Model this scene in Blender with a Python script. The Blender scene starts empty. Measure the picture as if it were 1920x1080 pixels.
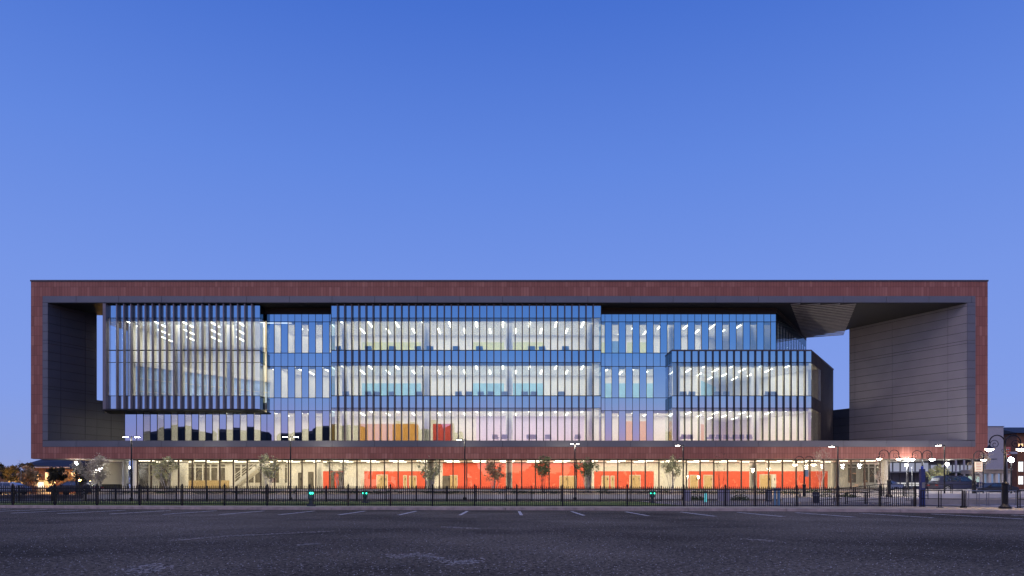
import bpy, math, random
from mathutils import Vector, Matrix
R = math.radians
SC = bpy.context.scene
COL = SC.collection

# ------------------------------------------------------------------ camera
EYE = 1.08
cam_d = bpy.data.cameras.new("camera"); cam = bpy.data.objects.new("camera", cam_d); COL.objects.link(cam)
cam.location = (0, 0, EYE); cam.rotation_euler = (R(90), 0, 0)
cam_d.sensor_width = 36; cam_d.lens = 24
cam_d.shift_x = 10/1920; cam_d.shift_y = 380/1920
cam_d.clip_start = .1; cam_d.clip_end = 3000
SC.camera = cam
SC.render.resolution_x = 1024; SC.render.resolution_y = 576

# ------------------------------------------------------------------ world: dusk sky
W = bpy.data.worlds.new("World"); SC.world = W; W.use_nodes = True
nt = W.node_tree; N = nt.nodes; L = nt.links
for n in list(N): N.remove(n)
def s2l(c):
    return tuple((v/255/12.92) if v/255 <= .04045 else ((v/255+.055)/1.055)**2.4 for v in c)
tc = N.new('ShaderNodeTexCoord'); sep = N.new('ShaderNodeSeparateXYZ'); L.new(tc.outputs['Generated'], sep.inputs[0])
def wramp(stops):
    r = N.new('ShaderNodeValToRGB'); e = r.color_ramp.elements
    while len(e) > 1: e.remove(e[-1])
    e[0].position = stops[0][0]; e[0].color = (*s2l(stops[0][1]), 1)
    for p, c in stops[1:]:
        k = e.new(p); k.color = (*s2l(c), 1)
    L.new(sep.outputs['Z'], r.inputs[0]); return r
front = wramp([(0, (156,160,206)), (.04, (141,160,220)), (.12, (131,158,231)), (.26, (119,151,231)), (.42, (98,136,224)), (.58, (71,113,208)), (1, (48,76,165))])
back = wramp([(0, (255,176,112)), (.028, (255,182,138)), (.055, (242,184,190)), (.085, (212,182,222)), (.13, (165,186,232)), (.2, (112,160,228)), (.3, (88,138,216)), (1, (52,92,180))])
dot = N.new('ShaderNodeVectorMath'); dot.operation = 'DOT_PRODUCT'; L.new(tc.outputs['Generated'], dot.inputs[0]); dot.inputs[1].default_value = (.50, -.866, 0)
mr = N.new('ShaderNodeMapRange'); mr.inputs[1].default_value = .25; mr.inputs[2].default_value = .92; L.new(dot.outputs['Value'], mr.inputs[0])
mx = N.new('ShaderNodeMix'); mx.data_type = 'RGBA'; L.new(mr.outputs[0], mx.inputs[0]); L.new(front.outputs[0], mx.inputs[6]); L.new(back.outputs[0], mx.inputs[7])
bg = N.new('ShaderNodeBackground'); L.new(mx.outputs[2], bg.inputs[0]); bg.inputs[1].default_value = 1.0
wo = N.new('ShaderNodeOutputWorld'); L.new(bg.outputs[0], wo.inputs[0])

# the glow left behind by the set sun: broad, weak, low, from behind the camera's left shoulder
sun_d = bpy.data.lights.new("sun", 'SUN'); sun = bpy.data.objects.new("sun", sun_d); COL.objects.link(sun)
sun_d.energy = .8; sun_d.angle = R(30); sun_d.color = (1, .74, .56)
sun.rotation_euler = Vector((-.35, -.80, .92)).to_track_quat('Z', 'Y').to_euler()

SC.view_settings.view_transform = 'Standard'; SC.view_settings.look = 'None'
SC.view_settings.exposure = 0; SC.view_settings.gamma = 1
cy = SC.cycles
cy.max_bounces = 8; cy.diffuse_bounces = 3; cy.glossy_bounces = 4; cy.transmission_bounces = 4
cy.transparent_max_bounces = 24; cy.sample_clamp_indirect = 10; cy.caustics_reflective = False; cy.caustics_refractive = False
cy.use_denoising = True

# ------------------------------------------------------------------ helpers
F = 1280.0
FY = 66.3                       # the building's front plane
def X(px, Y): return (px-950)*Y/F
def Z(py, Y): return EYE + (920-py)*Y/F
def zf(py): return Z(py, FY)

class MB:
    def __init__(s): s.v = []; s.f = []
    def box(s, x0, x1, y0, y1, z0, z1):
        b = len(s.v)
        s.v += [(x0,y0,z0),(x1,y0,z0),(x1,y1,z0),(x0,y1,z0),(x0,y0,z1),(x1,y0,z1),(x1,y1,z1),(x0,y1,z1)]
        s.f += [(b,b+3,b+2,b+1),(b+4,b+5,b+6,b+7),(b,b+1,b+5,b+4),(b+1,b+2,b+6,b+5),(b+2,b+3,b+7,b+6),(b+3,b,b+4,b+7)]
        return s
    def prism(s, pts, z0, z1):      # counter-clockwise seen from above
        a = sum(pts[i][0]*pts[(i+1)%len(pts)][1]-pts[(i+1)%len(pts)][0]*pts[i][1] for i in range(len(pts)))
        if a < 0: pts = pts[::-1]
        n = len(pts); b = len(s.v)
        s.v += [(x,y,z0) for x,y in pts]+[(x,y,z1) for x,y in pts]
        s.f.append(tuple(b+n-1-i for i in range(n))); s.f.append(tuple(b+n+i for i in range(n)))
        for i in range(n):
            j = (i+1) % n; s.f.append((b+i,b+j,b+n+j,b+n+i))
        return s
    def quad(s, a, b_, c, d):
        b = len(s.v); s.v += [tuple(a),tuple(b_),tuple(c),tuple(d)]; s.f.append((b,b+1,b+2,b+3)); return s
    def bar(s, p0, p1, r, r2=None, n=6):
        p0 = Vector(p0); p1 = Vector(p1); r2 = r if r2 is None else r2
        return s.tube([p0, p1], [r, r2], n)
    def tube(s, pts, rad, n=6):
        pts = [Vector(p) for p in pts]
        if not isinstance(rad, (list, tuple)): rad = [rad]*len(pts)
        b = len(s.v); up = None
        for i, p in enumerate(pts):
            t = (pts[min(i+1,len(pts)-1)]-pts[max(i-1,0)]).normalized()
            if up is None:
                up = Vector((0,0,1)) if abs(t.z) < .9 else Vector((1,0,0))
            u = t.cross(up).normalized(); w = u.cross(t).normalized(); up = w
            for k in range(n):
                a = 2*math.pi*k/n
                q = p + (u*math.cos(a)+w*math.sin(a))*rad[i]; s.v.append(tuple(q))
        for i in range(len(pts)-1):
            for k in range(n):
                k2 = (k+1) % n
                s.f.append((b+i*n+k, b+i*n+k2, b+(i+1)*n+k2, b+(i+1)*n+k))
        s.f.append(tuple(b+n-1-k for k in range(n))); e = b+(len(pts)-1)*n; s.f.append(tuple(e+k for k in range(n)))
        return s
    def lathe(s, prof, c=(0,0,0), n=16):
        b = len(s.v)
        for r, z in prof:
            for k in range(n):
                a = 2*math.pi*k/n; s.v.append((c[0]+r*math.cos(a), c[1]+r*math.sin(a), c[2]+z))
        for i in range(len(prof)-1):
            for k in range(n):
                k2 = (k+1) % n; s.f.append((b+i*n+k,b+i*n+k2,b+(i+1)*n+k2,b+(i+1)*n+k))
        s.f.append(tuple(b+n-1-k for k in range(n))); e = b+(len(prof)-1)*n; s.f.append(tuple(e+k for k in range(n)))
        return s
    def build(s, name, mat, parent=None, smooth=False, bevel=0):
        m = bpy.data.meshes.new(name); m.from_pydata(s.v, [], s.f); m.update()
        m.materials.append(mat)
        if smooth: m.polygons.foreach_set('use_smooth', [True]*len(m.polygons))
        o = bpy.data.objects.new(name, m); COL.objects.link(o)
        if parent:
            o.parent = parent
            if parent.get('_abs') and not parent.parent: o.location = [-c for c in parent.location]
        if bevel:
            md = o.modifiers.new('bevel', 'BEVEL'); md.width = bevel; md.segments = 2; md.limit_method = 'ANGLE'
        return o

def tag(o, label=None, cat=None, group=None, kind=None):
    if label: o['label'] = label
    if cat: o['category'] = cat
    if group: o['group'] = group
    if kind: o['kind'] = kind
    return o
def empty(name, loc, rz=0, absolute=False):
    o = bpy.data.objects.new(name, None); COL.objects.link(o); o.location = loc; o.rotation_euler = (0,0,rz); o.empty_display_size = .3
    if absolute: o['_abs'] = 1
    return o
def copy_tree(o, parent=None):
    c = o.copy(); COL.objects.link(c)
    if parent: c.parent = parent
    for ch in list(o.children): copy_tree(ch, c)
    return c

# ------------------------------------------------------------------ materials
def newmat(name):
    m = bpy.data.materials.new(name); m.use_nodes = True
    return m, m.node_tree.nodes, m.node_tree.links, m.node_tree.nodes['Principled BSDF']
def mat(name, c, rough=.6, metal=0, var=.12, scale=3, bump=0, bscale=40, spec=.5, coat=0):
    m, n, l, p = newmat(name)
    p.inputs['Roughness'].default_value = rough; p.inputs['Metallic'].default_value = metal
    p.inputs['Specular IOR Level'].default_value = spec; p.inputs['Coat Weight'].default_value = coat
    t = n.new('ShaderNodeTexCoord'); no = n.new('ShaderNodeTexNoise'); no.inputs['Scale'].default_value = scale; no.inputs['Detail'].default_value = 6
    l.new(t.outputs['Object'], no.inputs[0])
    mr_ = n.new('ShaderNodeMapRange'); mr_.inputs[1].default_value = .3; mr_.inputs[2].default_value = .7
    mr_.inputs[3].default_value = 1-var; mr_.inputs[4].default_value = 1+var; l.new(no.outputs[0], mr_.inputs[0])
    mu = n.new('ShaderNodeVectorMath'); mu.operation = 'SCALE'; mu.inputs[0].default_value = c; l.new(mr_.outputs[0], mu.inputs['Scale'])
    l.new(mu.outputs[0], p.inputs['Base Color'])
    if bump:
        b = n.new('ShaderNodeBump'); b.inputs['Strength'].default_value = bump; b.inputs['Distance'].default_value = .02
        n2 = n.new('ShaderNodeTexNoise'); n2.inputs['Scale'].default_value = bscale; n2.inputs['Detail'].default_value = 8
        l.new(t.outputs['Object'], n2.inputs[0]); l.new(n2.outputs[0], b.inputs['Height']); l.new(b.outputs[0], p.inputs['Normal'])
    return m
def emit(name, c, s):
    m, n, l, p = newmat(name)
    p.inputs['Base Color'].default_value = (*c, 1); p.inputs['Emission Color'].default_value = (*c, 1); p.inputs['Emission Strength'].default_value = s
    return m
def glass(name, tint, refl, gl=(.9,.95,1), mx=.9):
    m, n, l, p = newmat(name); n.remove(p)
    out = n['Material Output']
    tr = n.new('ShaderNodeBsdfTransparent'); tr.inputs[0].default_value = (*tint, 1)
    g = n.new('ShaderNodeBsdfGlossy'); g.inputs['Roughness'].default_value = .0; g.inputs[0].default_value = (*gl, 1)
    lw = n.new('ShaderNodeLayerWeight'); lw.inputs[0].default_value = .35
    mr_ = n.new('ShaderNodeMapRange'); mr_.inputs[3].default_value = refl; mr_.inputs[4].default_value = mx; l.new(lw.outputs['Fresnel'], mr_.inputs[0])
    mx_ = n.new('ShaderNodeMixShader'); l.new(mr_.outputs[0], mx_.inputs[0]); l.new(tr.outputs[0], mx_.inputs[1]); l.new(g.outputs[0], mx_.inputs[2])
    l.new(mx_.outputs[0], out.inputs[0]); return m
def mirror(name, base, gl, fac):
    m, n, l, p = newmat(name)
    out = n['Material Output']; p.inputs['Base Color'].default_value = (*base, 1); p.inputs['Roughness'].default_value = .5
    g = n.new('ShaderNodeBsdfGlossy'); g.inputs['Roughness'].default_value = .01; g.inputs[0].default_value = (*gl, 1)
    mx_ = n.new('ShaderNodeMixShader'); mx_.inputs[0].default_value = fac; l.new(p.outputs[0], mx_.inputs[1]); l.new(g.outputs[0], mx_.inputs[2])
    l.new(mx_.outputs[0], out.inputs[0]); return m

def terracotta():
    m, n, l, p = newmat('terracotta tiles'); p.inputs['Roughness'].default_value = .55
    t = n.new('ShaderNodeTexCoord'); se = n.new('ShaderNodeSeparateXYZ'); l.new(t.outputs['Object'], se.inputs[0])
    def M(op, a, b=None, c=None):
        k = n.new('ShaderNodeMath'); k.operation = op
        for i, v in enumerate((a, b, c)):
            if v is None: continue
            if isinstance(v, (int, float)): k.inputs[i].default_value = v
            else: l.new(v, k.inputs[i])
        return k.outputs[0]
    u = M('DIVIDE', se.outputs['X'], .27); v = M('DIVIDE', M('ADD', se.outputs['Z'], .05), .95)
    fu = M('FLOOR', u); fv = M('FLOOR', v)
    cmb = n.new('ShaderNodeCombineXYZ'); l.new(fu, cmb.inputs[0]); l.new(fv, cmb.inputs[1])
    wn = n.new('ShaderNodeTexWhiteNoise'); l.new(cmb.outputs[0], wn.inputs[0])
    # runs of tiles of one firing batch
    no = n.new('ShaderNodeTexNoise'); no.inputs['Scale'].default_value = .33; no.inputs['Detail'].default_value = 2; l.new(cmb.outputs[0], no.inputs[0])
    cmb2 = n.new('ShaderNodeCombineXYZ'); l.new(M('FLOOR', M('DIVIDE', fu, 5)), cmb2.inputs[0]); l.new(fv, cmb2.inputs[1])
    wn2 = n.new('ShaderNodeTexWhiteNoise'); l.new(cmb2.outputs[0], wn2.inputs[0])
    k = M('ADD', M('MULTIPLY', wn.outputs[0], .45), M('ADD', M('MULTIPLY', no.outputs[0], .4), M('MULTIPLY', wn2.outputs[0], .25)))
    r = n.new('ShaderNodeValToRGB'); e = r.color_ramp.elements
    e[0].position = .05; e[0].color = (.30,.105,.072,1); e[1].position = 1.0; e[1].color = (.52,.225,.165,1)
    q = e.new(.62); q.color = (.385,.14,.10,1)
    l.new(k, r.inputs[0])
    ju = M('GREATER_THAN', M('FRACT', u), .1); jv = M('GREATER_THAN', M('FRACT', v), .035)
    j = M('MULTIPLY', ju, jv); sc = M('ADD', M('MULTIPLY', j, .55), .45)
    vm = n.new('ShaderNodeVectorMath'); vm.operation = 'SCALE'; l.new(r.outputs[0], vm.inputs[0]); l.new(sc, vm.inputs['Scale'])
    l.new(vm.outputs[0], p.inputs['Base Color'])
    b = n.new('ShaderNodeBump'); b.inputs['Strength'].default_value = .4; b.inputs['Distance'].default_value = .01; l.new(j, b.inputs['Height']); l.new(b.outputs[0], p.inputs['Normal'])
    return m

M_terra = terracotta()
M_trim = mat('grey metal panels', (.19,.185,.20), .4, .35, .06, .6)
M_cap = mat('dark metal coping', (.10,.09,.10), .5, .3)
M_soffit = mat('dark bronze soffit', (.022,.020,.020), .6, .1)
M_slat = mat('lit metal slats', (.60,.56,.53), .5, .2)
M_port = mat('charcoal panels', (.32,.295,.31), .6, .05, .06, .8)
M_port2 = mat('shaded charcoal panels', (.055,.06,.085), .5, .15, .06, .8)  # darker copy of the charcoal panels, shade put into the colour
M_gap = mat('joint black', (.02,.02,.022), .8)
M_fin = mat('bronze fins', (.24,.205,.225), .4, .3, .08, 2)  # fins are one metal; the left box's copy has light put into its colour
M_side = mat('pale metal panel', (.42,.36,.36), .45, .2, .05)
M_fin2 = mat('bronze fins mid shade', (.10,.08,.085), .4, .3, .08, 2)  # same fin metal, darker copy with some shade put into the colour
M_fin3 = mat('bronze fins full shade', (.045,.038,.042), .4, .3, .08, 2)  # same fin metal, right box's shade put into the colour
M_mull = mat('dark mullion', (.022,.022,.028), .5, .3)
M_bmull = mat('bronze mullion', (.12,.085,.055), .45, .5)
M_glass = glass('window glass', (.90,.94,.95), .26)
M_sglass = glass('side glass', (.92,.92,.85), .2, mx=.35)
M_gglass = glass('ground floor glass', (.96,.96,.94), .14)
M_span = mirror('reflective spandrel glass', (.02,.04,.07), (.58,.72,.86), .85)
M_cream = mat('cream wall', (.76,.715,.61), .7, 0, .03)
M_white = mat('white ceiling', (.80,.76,.66), .8, 0, .03)
M_floor = mat('pale floor', (.70,.66,.58), .5, 0, .05)
M_red = mat('coral red wall', (.80,.12,.055), .6, 0, .04)
M_orange = mat('amber wall', (.62,.30,.06), .6, 0, .08)
M_brickred = mat('deep red wall', (.48,.05,.03), .6, 0, .05)
M_reflwall = mat('wall with pink reflection', (.66,.55,.66), .6, 0, .03)  # pale wall with the pink sky reflection put into its colour
M_teal = mat('teal glass panel', (.26,.50,.58), .4, 0, .15, 1)
M_lime = mat('lime panel', (.62,.62,.24), .6, 0, .08)
M_wood = mat('maple door', (.62,.44,.20), .5, 0, .08, 6)
M_greyglass = mat('dim glazing', (.16,.14,.11), .25, 0, .3, 2)
M_blind = mat('roller blind', (.42,.42,.60), .7, 0, .03)
M_strip = emit('light strip', (1,.93,.77), 9)
M_gstrip = emit('ground light strip', (1,.90,.72), 7)
M_blue = mat('blue upholstery', (.10,.24,.46), .7, 0, .1)
M_black = mat('black iron', (.012,.012,.016), .45, .4, .2)
M_asph = None

def asphalt():
    m, n, l, p = newmat('worn asphalt'); p.inputs['Roughness'].default_value = 1; p.inputs['Specular IOR Level'].default_value = .12
    t = n.new('ShaderNodeTexCoord')
    def noise(s, d=8, ro=.6):
        k = n.new('ShaderNodeTexNoise'); k.inputs['Scale'].default_value = s; k.inputs['Detail'].default_value = d; k.inputs['Roughness'].default_value = ro; l.new(t.outputs['Object'], k.inputs[0]); return k
    a = noise(.12, 5); b = noise(13, 10, .9)
    r = n.new('ShaderNodeValToRGB'); e = r.color_ramp.elements
    e[0].position = .44; e[0].color = (.010,.009,.007,1); e[1].position = .57; e[1].color = (.30,.25,.18,1); l.new(b.outputs[0], r.inputs[0])
    mr_ = n.new('ShaderNodeMapRange'); mr_.inputs[1].default_value = .35; mr_.inputs[2].default_value = .65; mr_.inputs[3].default_value = .45; mr_.inputs[4].default_value = 1.5; l.new(a.outputs[0], mr_.inputs[0])
    vm = n.new('ShaderNodeVectorMath'); vm.operation = 'SCALE'; l.new(r.outputs[0], vm.inputs[0]); l.new(mr_.outputs[0], vm.inputs['Scale'])
    # exposed pale stones
    vo = n.new('ShaderNodeTexVoronoi'); vo.inputs['Scale'].default_value = 26; l.new(t.outputs['Object'], vo.inputs[0])
    wn = n.new('ShaderNodeTexWhiteNoise'); l.new(vo.outputs['Color'], wn.inputs[0])
    g1 = n.new('ShaderNodeMath'); g1.operation = 'GREATER_THAN'; g1.inputs[1].default_value = .965; l.new(wn.outputs[0], g1.inputs[0])
    g2 = n.new('ShaderNodeMath'); g2.operation = 'LESS_THAN'; g2.inputs[1].default_value = .4; l.new(vo.outputs['Distance'], g2.inputs[0])
    g3 = n.new('ShaderNodeMath'); g3.operation = 'MULTIPLY'; l.new(g1.outputs[0], g3.inputs[0]); l.new(g2.outputs[0], g3.inputs[1])
    # scuffed pale scars: stretched noise thresholded
    mp = n.new('ShaderNodeMapping'); mp.inputs['Scale'].default_value = (.16, .9, 1); mp.inputs['Rotation'].default_value = (0,0,-.1); l.new(t.outputs['Object'], mp.inputs[0])
    sn = n.new('ShaderNodeTexNoise'); sn.inputs['Scale'].default_value = 1.0; sn.inputs['Detail'].default_value = 10; sn.inputs['Roughness'].default_value = .72; l.new(mp.outputs[0], sn.inputs[0])
    sm = n.new('ShaderNodeMapRange'); sm.inputs[1].default_value = .64; sm.inputs[2].default_value = .70; sm.inputs[4].default_value = .8; l.new(sn.outputs[0], sm.inputs[0])
    m1 = n.new('ShaderNodeMix'); m1.data_type = 'RGBA'; l.new(sm.outputs[0], m1.inputs[0]); l.new(vm.outputs[0], m1.inputs[6]); m1.inputs[7].default_value = (.24,.20,.14,1)
    m2 = n.new('ShaderNodeMix'); m2.data_type = 'RGBA'; l.new(g3.outputs[0], m2.inputs[0]); l.new(m1.outputs[2], m2.inputs[6]); m2.inputs[7].default_value = (.5,.48,.48,1)
    l.new(m2.outputs[2], p.inputs['Base Color'])
    bu = n.new('ShaderNodeBump'); bu.inputs['Strength'].default_value = .9; bu.inputs['Distance'].default_value = .03
    nb = noise(22, 6, .7); l.new(nb.outputs[0], bu.inputs['Height']); l.new(bu.outputs[0], p.inputs['Normal'])
    return m
M_asph = asphalt()
M_asph2 = mat('street asphalt', (.06,.058,.07), .8, 0, .3, 2, .4)
M_conc = mat('concrete', (.30,.275,.26), .85, 0, .18, 1.5, .3)
M_paleconc = mat('pale concrete', (.66,.62,.56), .8, 0, .12, 1.2, .2)
M_kerb = mat('kerb stone', (.50,.39,.35), .85, 0, .25, 2.5, .4)
M_dirt = mat('dusty verge', (.52,.42,.27), .95, 0, .35, 1.2, .5)
M_grass = mat('turf soil', (.17,.21,.07), .95, 0, .4, .8, .8)
M_blade = mat('grass blades', (.28,.38,.12), .8, 0, .4, .5)
M_earth = mat('far ground', (.07,.07,.055), .95, 0, .3, .05)
def worn_paint():
    m, n, l, p = newmat('worn white paint'); p.inputs['Roughness'].default_value = .8
    t = n.new('ShaderNodeTexCoord'); no = n.new('ShaderNodeTexNoise'); no.inputs['Scale'].default_value = 5; no.inputs['Detail'].default_value = 9; no.inputs['Roughness'].default_value = .7; l.new(t.outputs['Object'], no.inputs[0])
    r = n.new('ShaderNodeValToRGB'); e = r.color_ramp.elements; e[0].position = .40; e[0].color = (.10,.09,.08,1); e[1].position = .50; e[1].color = (.80,.77,.72,1); l.new(no.outputs[0], r.inputs[0]); l.new(r.outputs[0], p.inputs['Base Color']); return m
M_paint = worn_paint()
M_shrub = mat('shrub leaves', (.06,.10,.03), .7, 0, .5, 2)

# ------------------------------------------------------------------ ground
def st(o): o['kind'] = 'structure'; return o
st(MB().quad((-900,-700,-.03),(900,-700,-.03),(900,1400,-.03),(-900,1400,-.03)).build('ground', M_earth))

kerbpx = [(-700,60.0),(-200,49.5),(0,43.2),(262,40.0),(500,38.6),(1000,37.9),(1500,35.6),(1720,33.6),(1920,31.6),(2400,27)]
KL = [(X(px,Y),Y) for px,Y in kerbpx]
def kerbY(x):
    for (xa,ya),(xb,yb) in zip(KL, KL[1:]):
        if xa <= x <= xb: return ya+(yb-ya)*(x-xa)/(xb-xa)
    return KL[0][1] if x < KL[0][0] else KL[-1][1]
xs = sorted(set([-75+3*i for i in range(39)]+[x for x,_ in KL if -75 < x < 39])); xs = [x for x in xs if x <= 39]
m = MB(); b = len(m.v)
for x in xs: m.v += [(x,-25,0),(x,kerbY(x),0)]
for i in range(len(xs)-1): m.f.append((2*i,2*i+2,2*i+3,2*i+1))
lot = st(m.build('parking_lot', M_asph))
# painted bay lines, parallel to the depth axis, 2.7 m apart
random.seed(5)
for k in range(-13, 11):
    x = .65 + 2.71*k
    yb = kerbY(x)-2.3; ya = yb-5.6
    if x > 28 and ya < 24: continue
    MB().box(x-.07, x+.07, ya, yb, .003, .007).build('bay_line', M_paint, lot)
# the remains of older paint and scraped asphalt: scattered flecks along three worn arcs
random.seed(12)
M_fleck = mat('pale scraped asphalt', (.50,.44,.36), .9, 0, .3, 6)
for path_, n_, wd in ((((330,1013),(430,1005),(520,1001),(620,996)),520,.10),(((725,1044),(790,1039),(850,1056),(900,1052)),420,.14),(((560,1022),(600,1019)),90,.08),(((825,988),(900,991)),160,.10),(((250,1062),(285,1072)),180,.16),(((1380,1010),(1450,1014)),60,.1)):
    m = MB(); P_ = [(X(a_,1280*1.08/(b_-920)), 1280*1.08/(b_-920)) for a_, b_ in path_]
    for i in range(n_):
        k_ = random.randrange(len(P_)-1); t = random.random(); x = P_[k_][0]+(P_[k_+1][0]-P_[k_][0])*t+random.gauss(0,wd*.4); y = P_[k_][1]+(P_[k_+1][1]-P_[k_][1])*t+random.gauss(0,wd*1.3)
        r_ = random.uniform(.008,.035); a_ = random.uniform(0,6.28)
        q_ = [(x+math.cos(a_+j*1.57)*r_*random.uniform(.6,1.4), y+math.sin(a_+j*1.57)*r_*random.uniform(.8,2.4), .004) for j in range(4)]
        m.quad(*q_)
    m.build('scraped_patch', M_fleck, lot)
# loose chips of stone lying on the lot
m = MB(); random.seed(3)
for i in range(9000):
    y = 5.5+26*random.random()**1.7; x = random.uniform(-.80,.80)*y; r_ = random.uniform(.004,.011)*(1.5 if random.random() < .06 else 1)
    h = r_*random.uniform(.6,1.1); b0 = len(m.v)
    m.v += [(x-r_,y,0),(x,y-r_,0),(x+r_*.9,y,0),(x,y+r_*1.1,0),(x+r_*.1,y,h)]
    m.f += [(b0,b0+1,b0+4),(b0+1,b0+2,b0+4),(b0+2,b0+3,b0+4),(b0+3,b0,b0+4)]
tag(m.build('loose_gravel', mat('stone chips', (.45,.42,.40), .8, 0, .6, 40)), 'pale stone chips scattered over the parking lot', 'gravel', kind='stuff')
# seam between the old and new asphalt
m = MB(); pr = None
for x in [i*1.5 for i in range(-46, 24)]:
    y = kerbY(x)-8.4+random.uniform(-.12,.12)
    if pr: m.quad((pr[0],pr[1],.006),(x,y,.006),(x,y+.10,.006),(pr[0],pr[1]+.10,.006))
    pr = (x,y)
m.build('surface_seam', mat('tar seam', (.012,.012,.014), .6), lot)

# kerb stones: separate pale blocks with a joint between
m = MB()
def along(x, off):          # point on the kerb line pushed back by off
    return (x, kerbY(x)+off)
x = KL[0][0]+.5
while x < 38:
    x2 = x+ (4.9 if x > -60 else 6)
    p = [along(x,0), along(x2-.03,0), along(x2-.03,.32), along(x,.32)]
    m.prism(p, -.02, .15); x = x2
st(m.build('kerb', M_kerb))
# verge behind the kerb, then turf; both one sheet each, following the kerb
def sheet(name, mt, x0, x1, ya, yb, z_a, z_b, step=3, rows=1):
    m = MB(); n = max(1, int(abs(x1-x0)/step))
    for i in range(n+1):
        x = x0+(x1-x0)*i/n; a = ya(x) if callable(ya) else ya; b_ = yb(x) if callable(yb) else yb
        for r in range(rows+1):
            t = r/rows; m.v.append((x, a+(b_-a)*t, z_a+(z_b-z_a)*t))
    for i in range(n):
        for r in range(rows):
            q = i*(rows+1)+r; m.f.append((q, q+rows+1, q+rows+2, q+1))
    return m.build(name, mt)
fenceY = lambda x: 46.2 if x < -34 else (46.2+(x+34)*(43-46.2)/34 if x < 0 else (43-.03*x if x < 27 else 42.2))
st(sheet('verge', M_dirt, -75, 29, lambda x: kerbY(x)+.32, lambda x: max(fenceY(x)+.5, kerbY(x)+.6), .125, .10))
RX = X(1276, 43.5)
st(sheet('lawn', M_grass, -75, RX, lambda x: fenceY(x)+.5, 58, .10, .16))
st(sheet('sidewalk', mat('dark paving', (.16,.15,.17), .7, 0, .2, 1, .3), RX, 29, lambda x: fenceY(x)+.5, 58, .10, .2))
st(sheet('street', M_asph2, -75, 60, 58, 62.9, .17, .34))
# grass blades on the lawn
random.seed(8); m = MB()
for i in range(17000):
    x = random.uniform(-36, RX-.1); y = 44+14*random.random()**1.5
    y = max(y, fenceY(x)+.6)
    h = random.uniform(.03,.09); a = random.uniform(0,3.14); w = random.uniform(.02,.05)
    dx, dy = math.cos(a)*w, math.sin(a)*w; lx, ly = random.uniform(-.05,.05), random.uniform(-.05,.05)
    z = .11
    m.quad((x-dx,y-dy,z),(x+dx,y+dy,z),(x+lx+dx*.3,y+ly+dy*.3,z+h),(x+lx-dx*.3,y+ly-dy*.3,z+h))
tag(m.build('grass', M_blade), 'short green grass on the strip behind the iron fence', 'grass', kind='stuff')

# raised terrace in front of and under the building
TER = 1.2
st(MB().prism([(-39,65.6),(60,65.6),(60,140),(-39,140)], .1, TER).build('terrace', M_paleconc))
st(sheet('planting_bed', M_dirt, -38.9, 34, 63.3, 65.59, .70, 1.08))
w = MB().box(-39, 27, 63.0, 63.28, .1, .72).build('retaining_wall', M_paleconc)
tag(w, 'low pale concrete wall along the street below the shrubs', 'wall')
st(MB().prism([(-140,66),(-39.1,66),(-39.1,90),(-140,90)], -.02, .62).build('side_road', M_asph2))
st(MB().prism([(-140,90.1),(-39.1,90.1),(-39.1,160),(-140,160)], -.02, .6).build('far_lawn', M_grass))
# plaza on the right with pale path bands
st(MB().prism([(28.9,34.2),(75,30),(75,62.9),(28.9,62.9)], -.02, .12).build('plaza', M_conc))
st(MB().prism([(24.5,54),(60,54),(60,62.8),(27,62.8)], .0, .52).build('plaza_terrace', M_paleconc))
st(MB().prism([(27.2,63),(60,63),(60,65.5),(27.2,65.5)], .0, .9).build('plaza_terrace', M_paleconc))

# ================================================================== THE BUILDING
B = empty('campus_building', (0, FY, TER), absolute=True)
tag(B, 'long modern building framed in red terracotta with lit glass boxes inside the frame', 'building')
def P(x, d): return (x, FY+d)
ZT, ZC, ZB1, ZB2, ZB3, ZB4 = zf(525), zf(528), zf(555), zf(567.5), zf(826), zf(838)
ZBOT = zf(860)
XL0, XL1, XL2 = X(58,FY), X(80,FY), X(90,FY)
XR2, XR1, XR0 = X(1813,FY), X(1829,FY), X(1852,FY)
roof = [(XL0,0),(XR0,0),(39.2,10.9),(35.7,15.8),(35.7,24),(-38,24),(-38,5.3),(-43.9,4.9)]
def fp(pts): return [P(x,d) for x,d in pts]
# terracotta ring
MB().prism(fp(roof), ZB1, ZC).build('terracotta_band', M_terra, B)
MB().prism(fp([(XL0-.05,-.05),(XR0+.05,-.05),(39.3,11),(35.8,15.9),(35.8,24.1),(-38.1,24.1),(-38.1,5.4),(-44,5)]), ZC, ZT).build('roof_coping', M_cap, B)
base = [(XL0,0),(XR0,0),(39.2,10.9),(36.2,15.2),(36,24),(-37.8,24),(-40,9),(-43.9,4.9)]
MB().prism(fp(base), ZBOT, ZB4).build('terracotta_band', M_terra, B)
MB().prism(fp([(XL0,0),(XL1,0),(-43.0,4.3),(-44.1,4.6)]), ZB4, ZB1).build('terracotta_pier', M_terra, B)
MB().prism(fp([(XR1,0),(XR0,0),(39.6,10.6),(38.9,10.5)]), ZB4, ZB1).build('terracotta_pier', M_terra, B)
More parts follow.
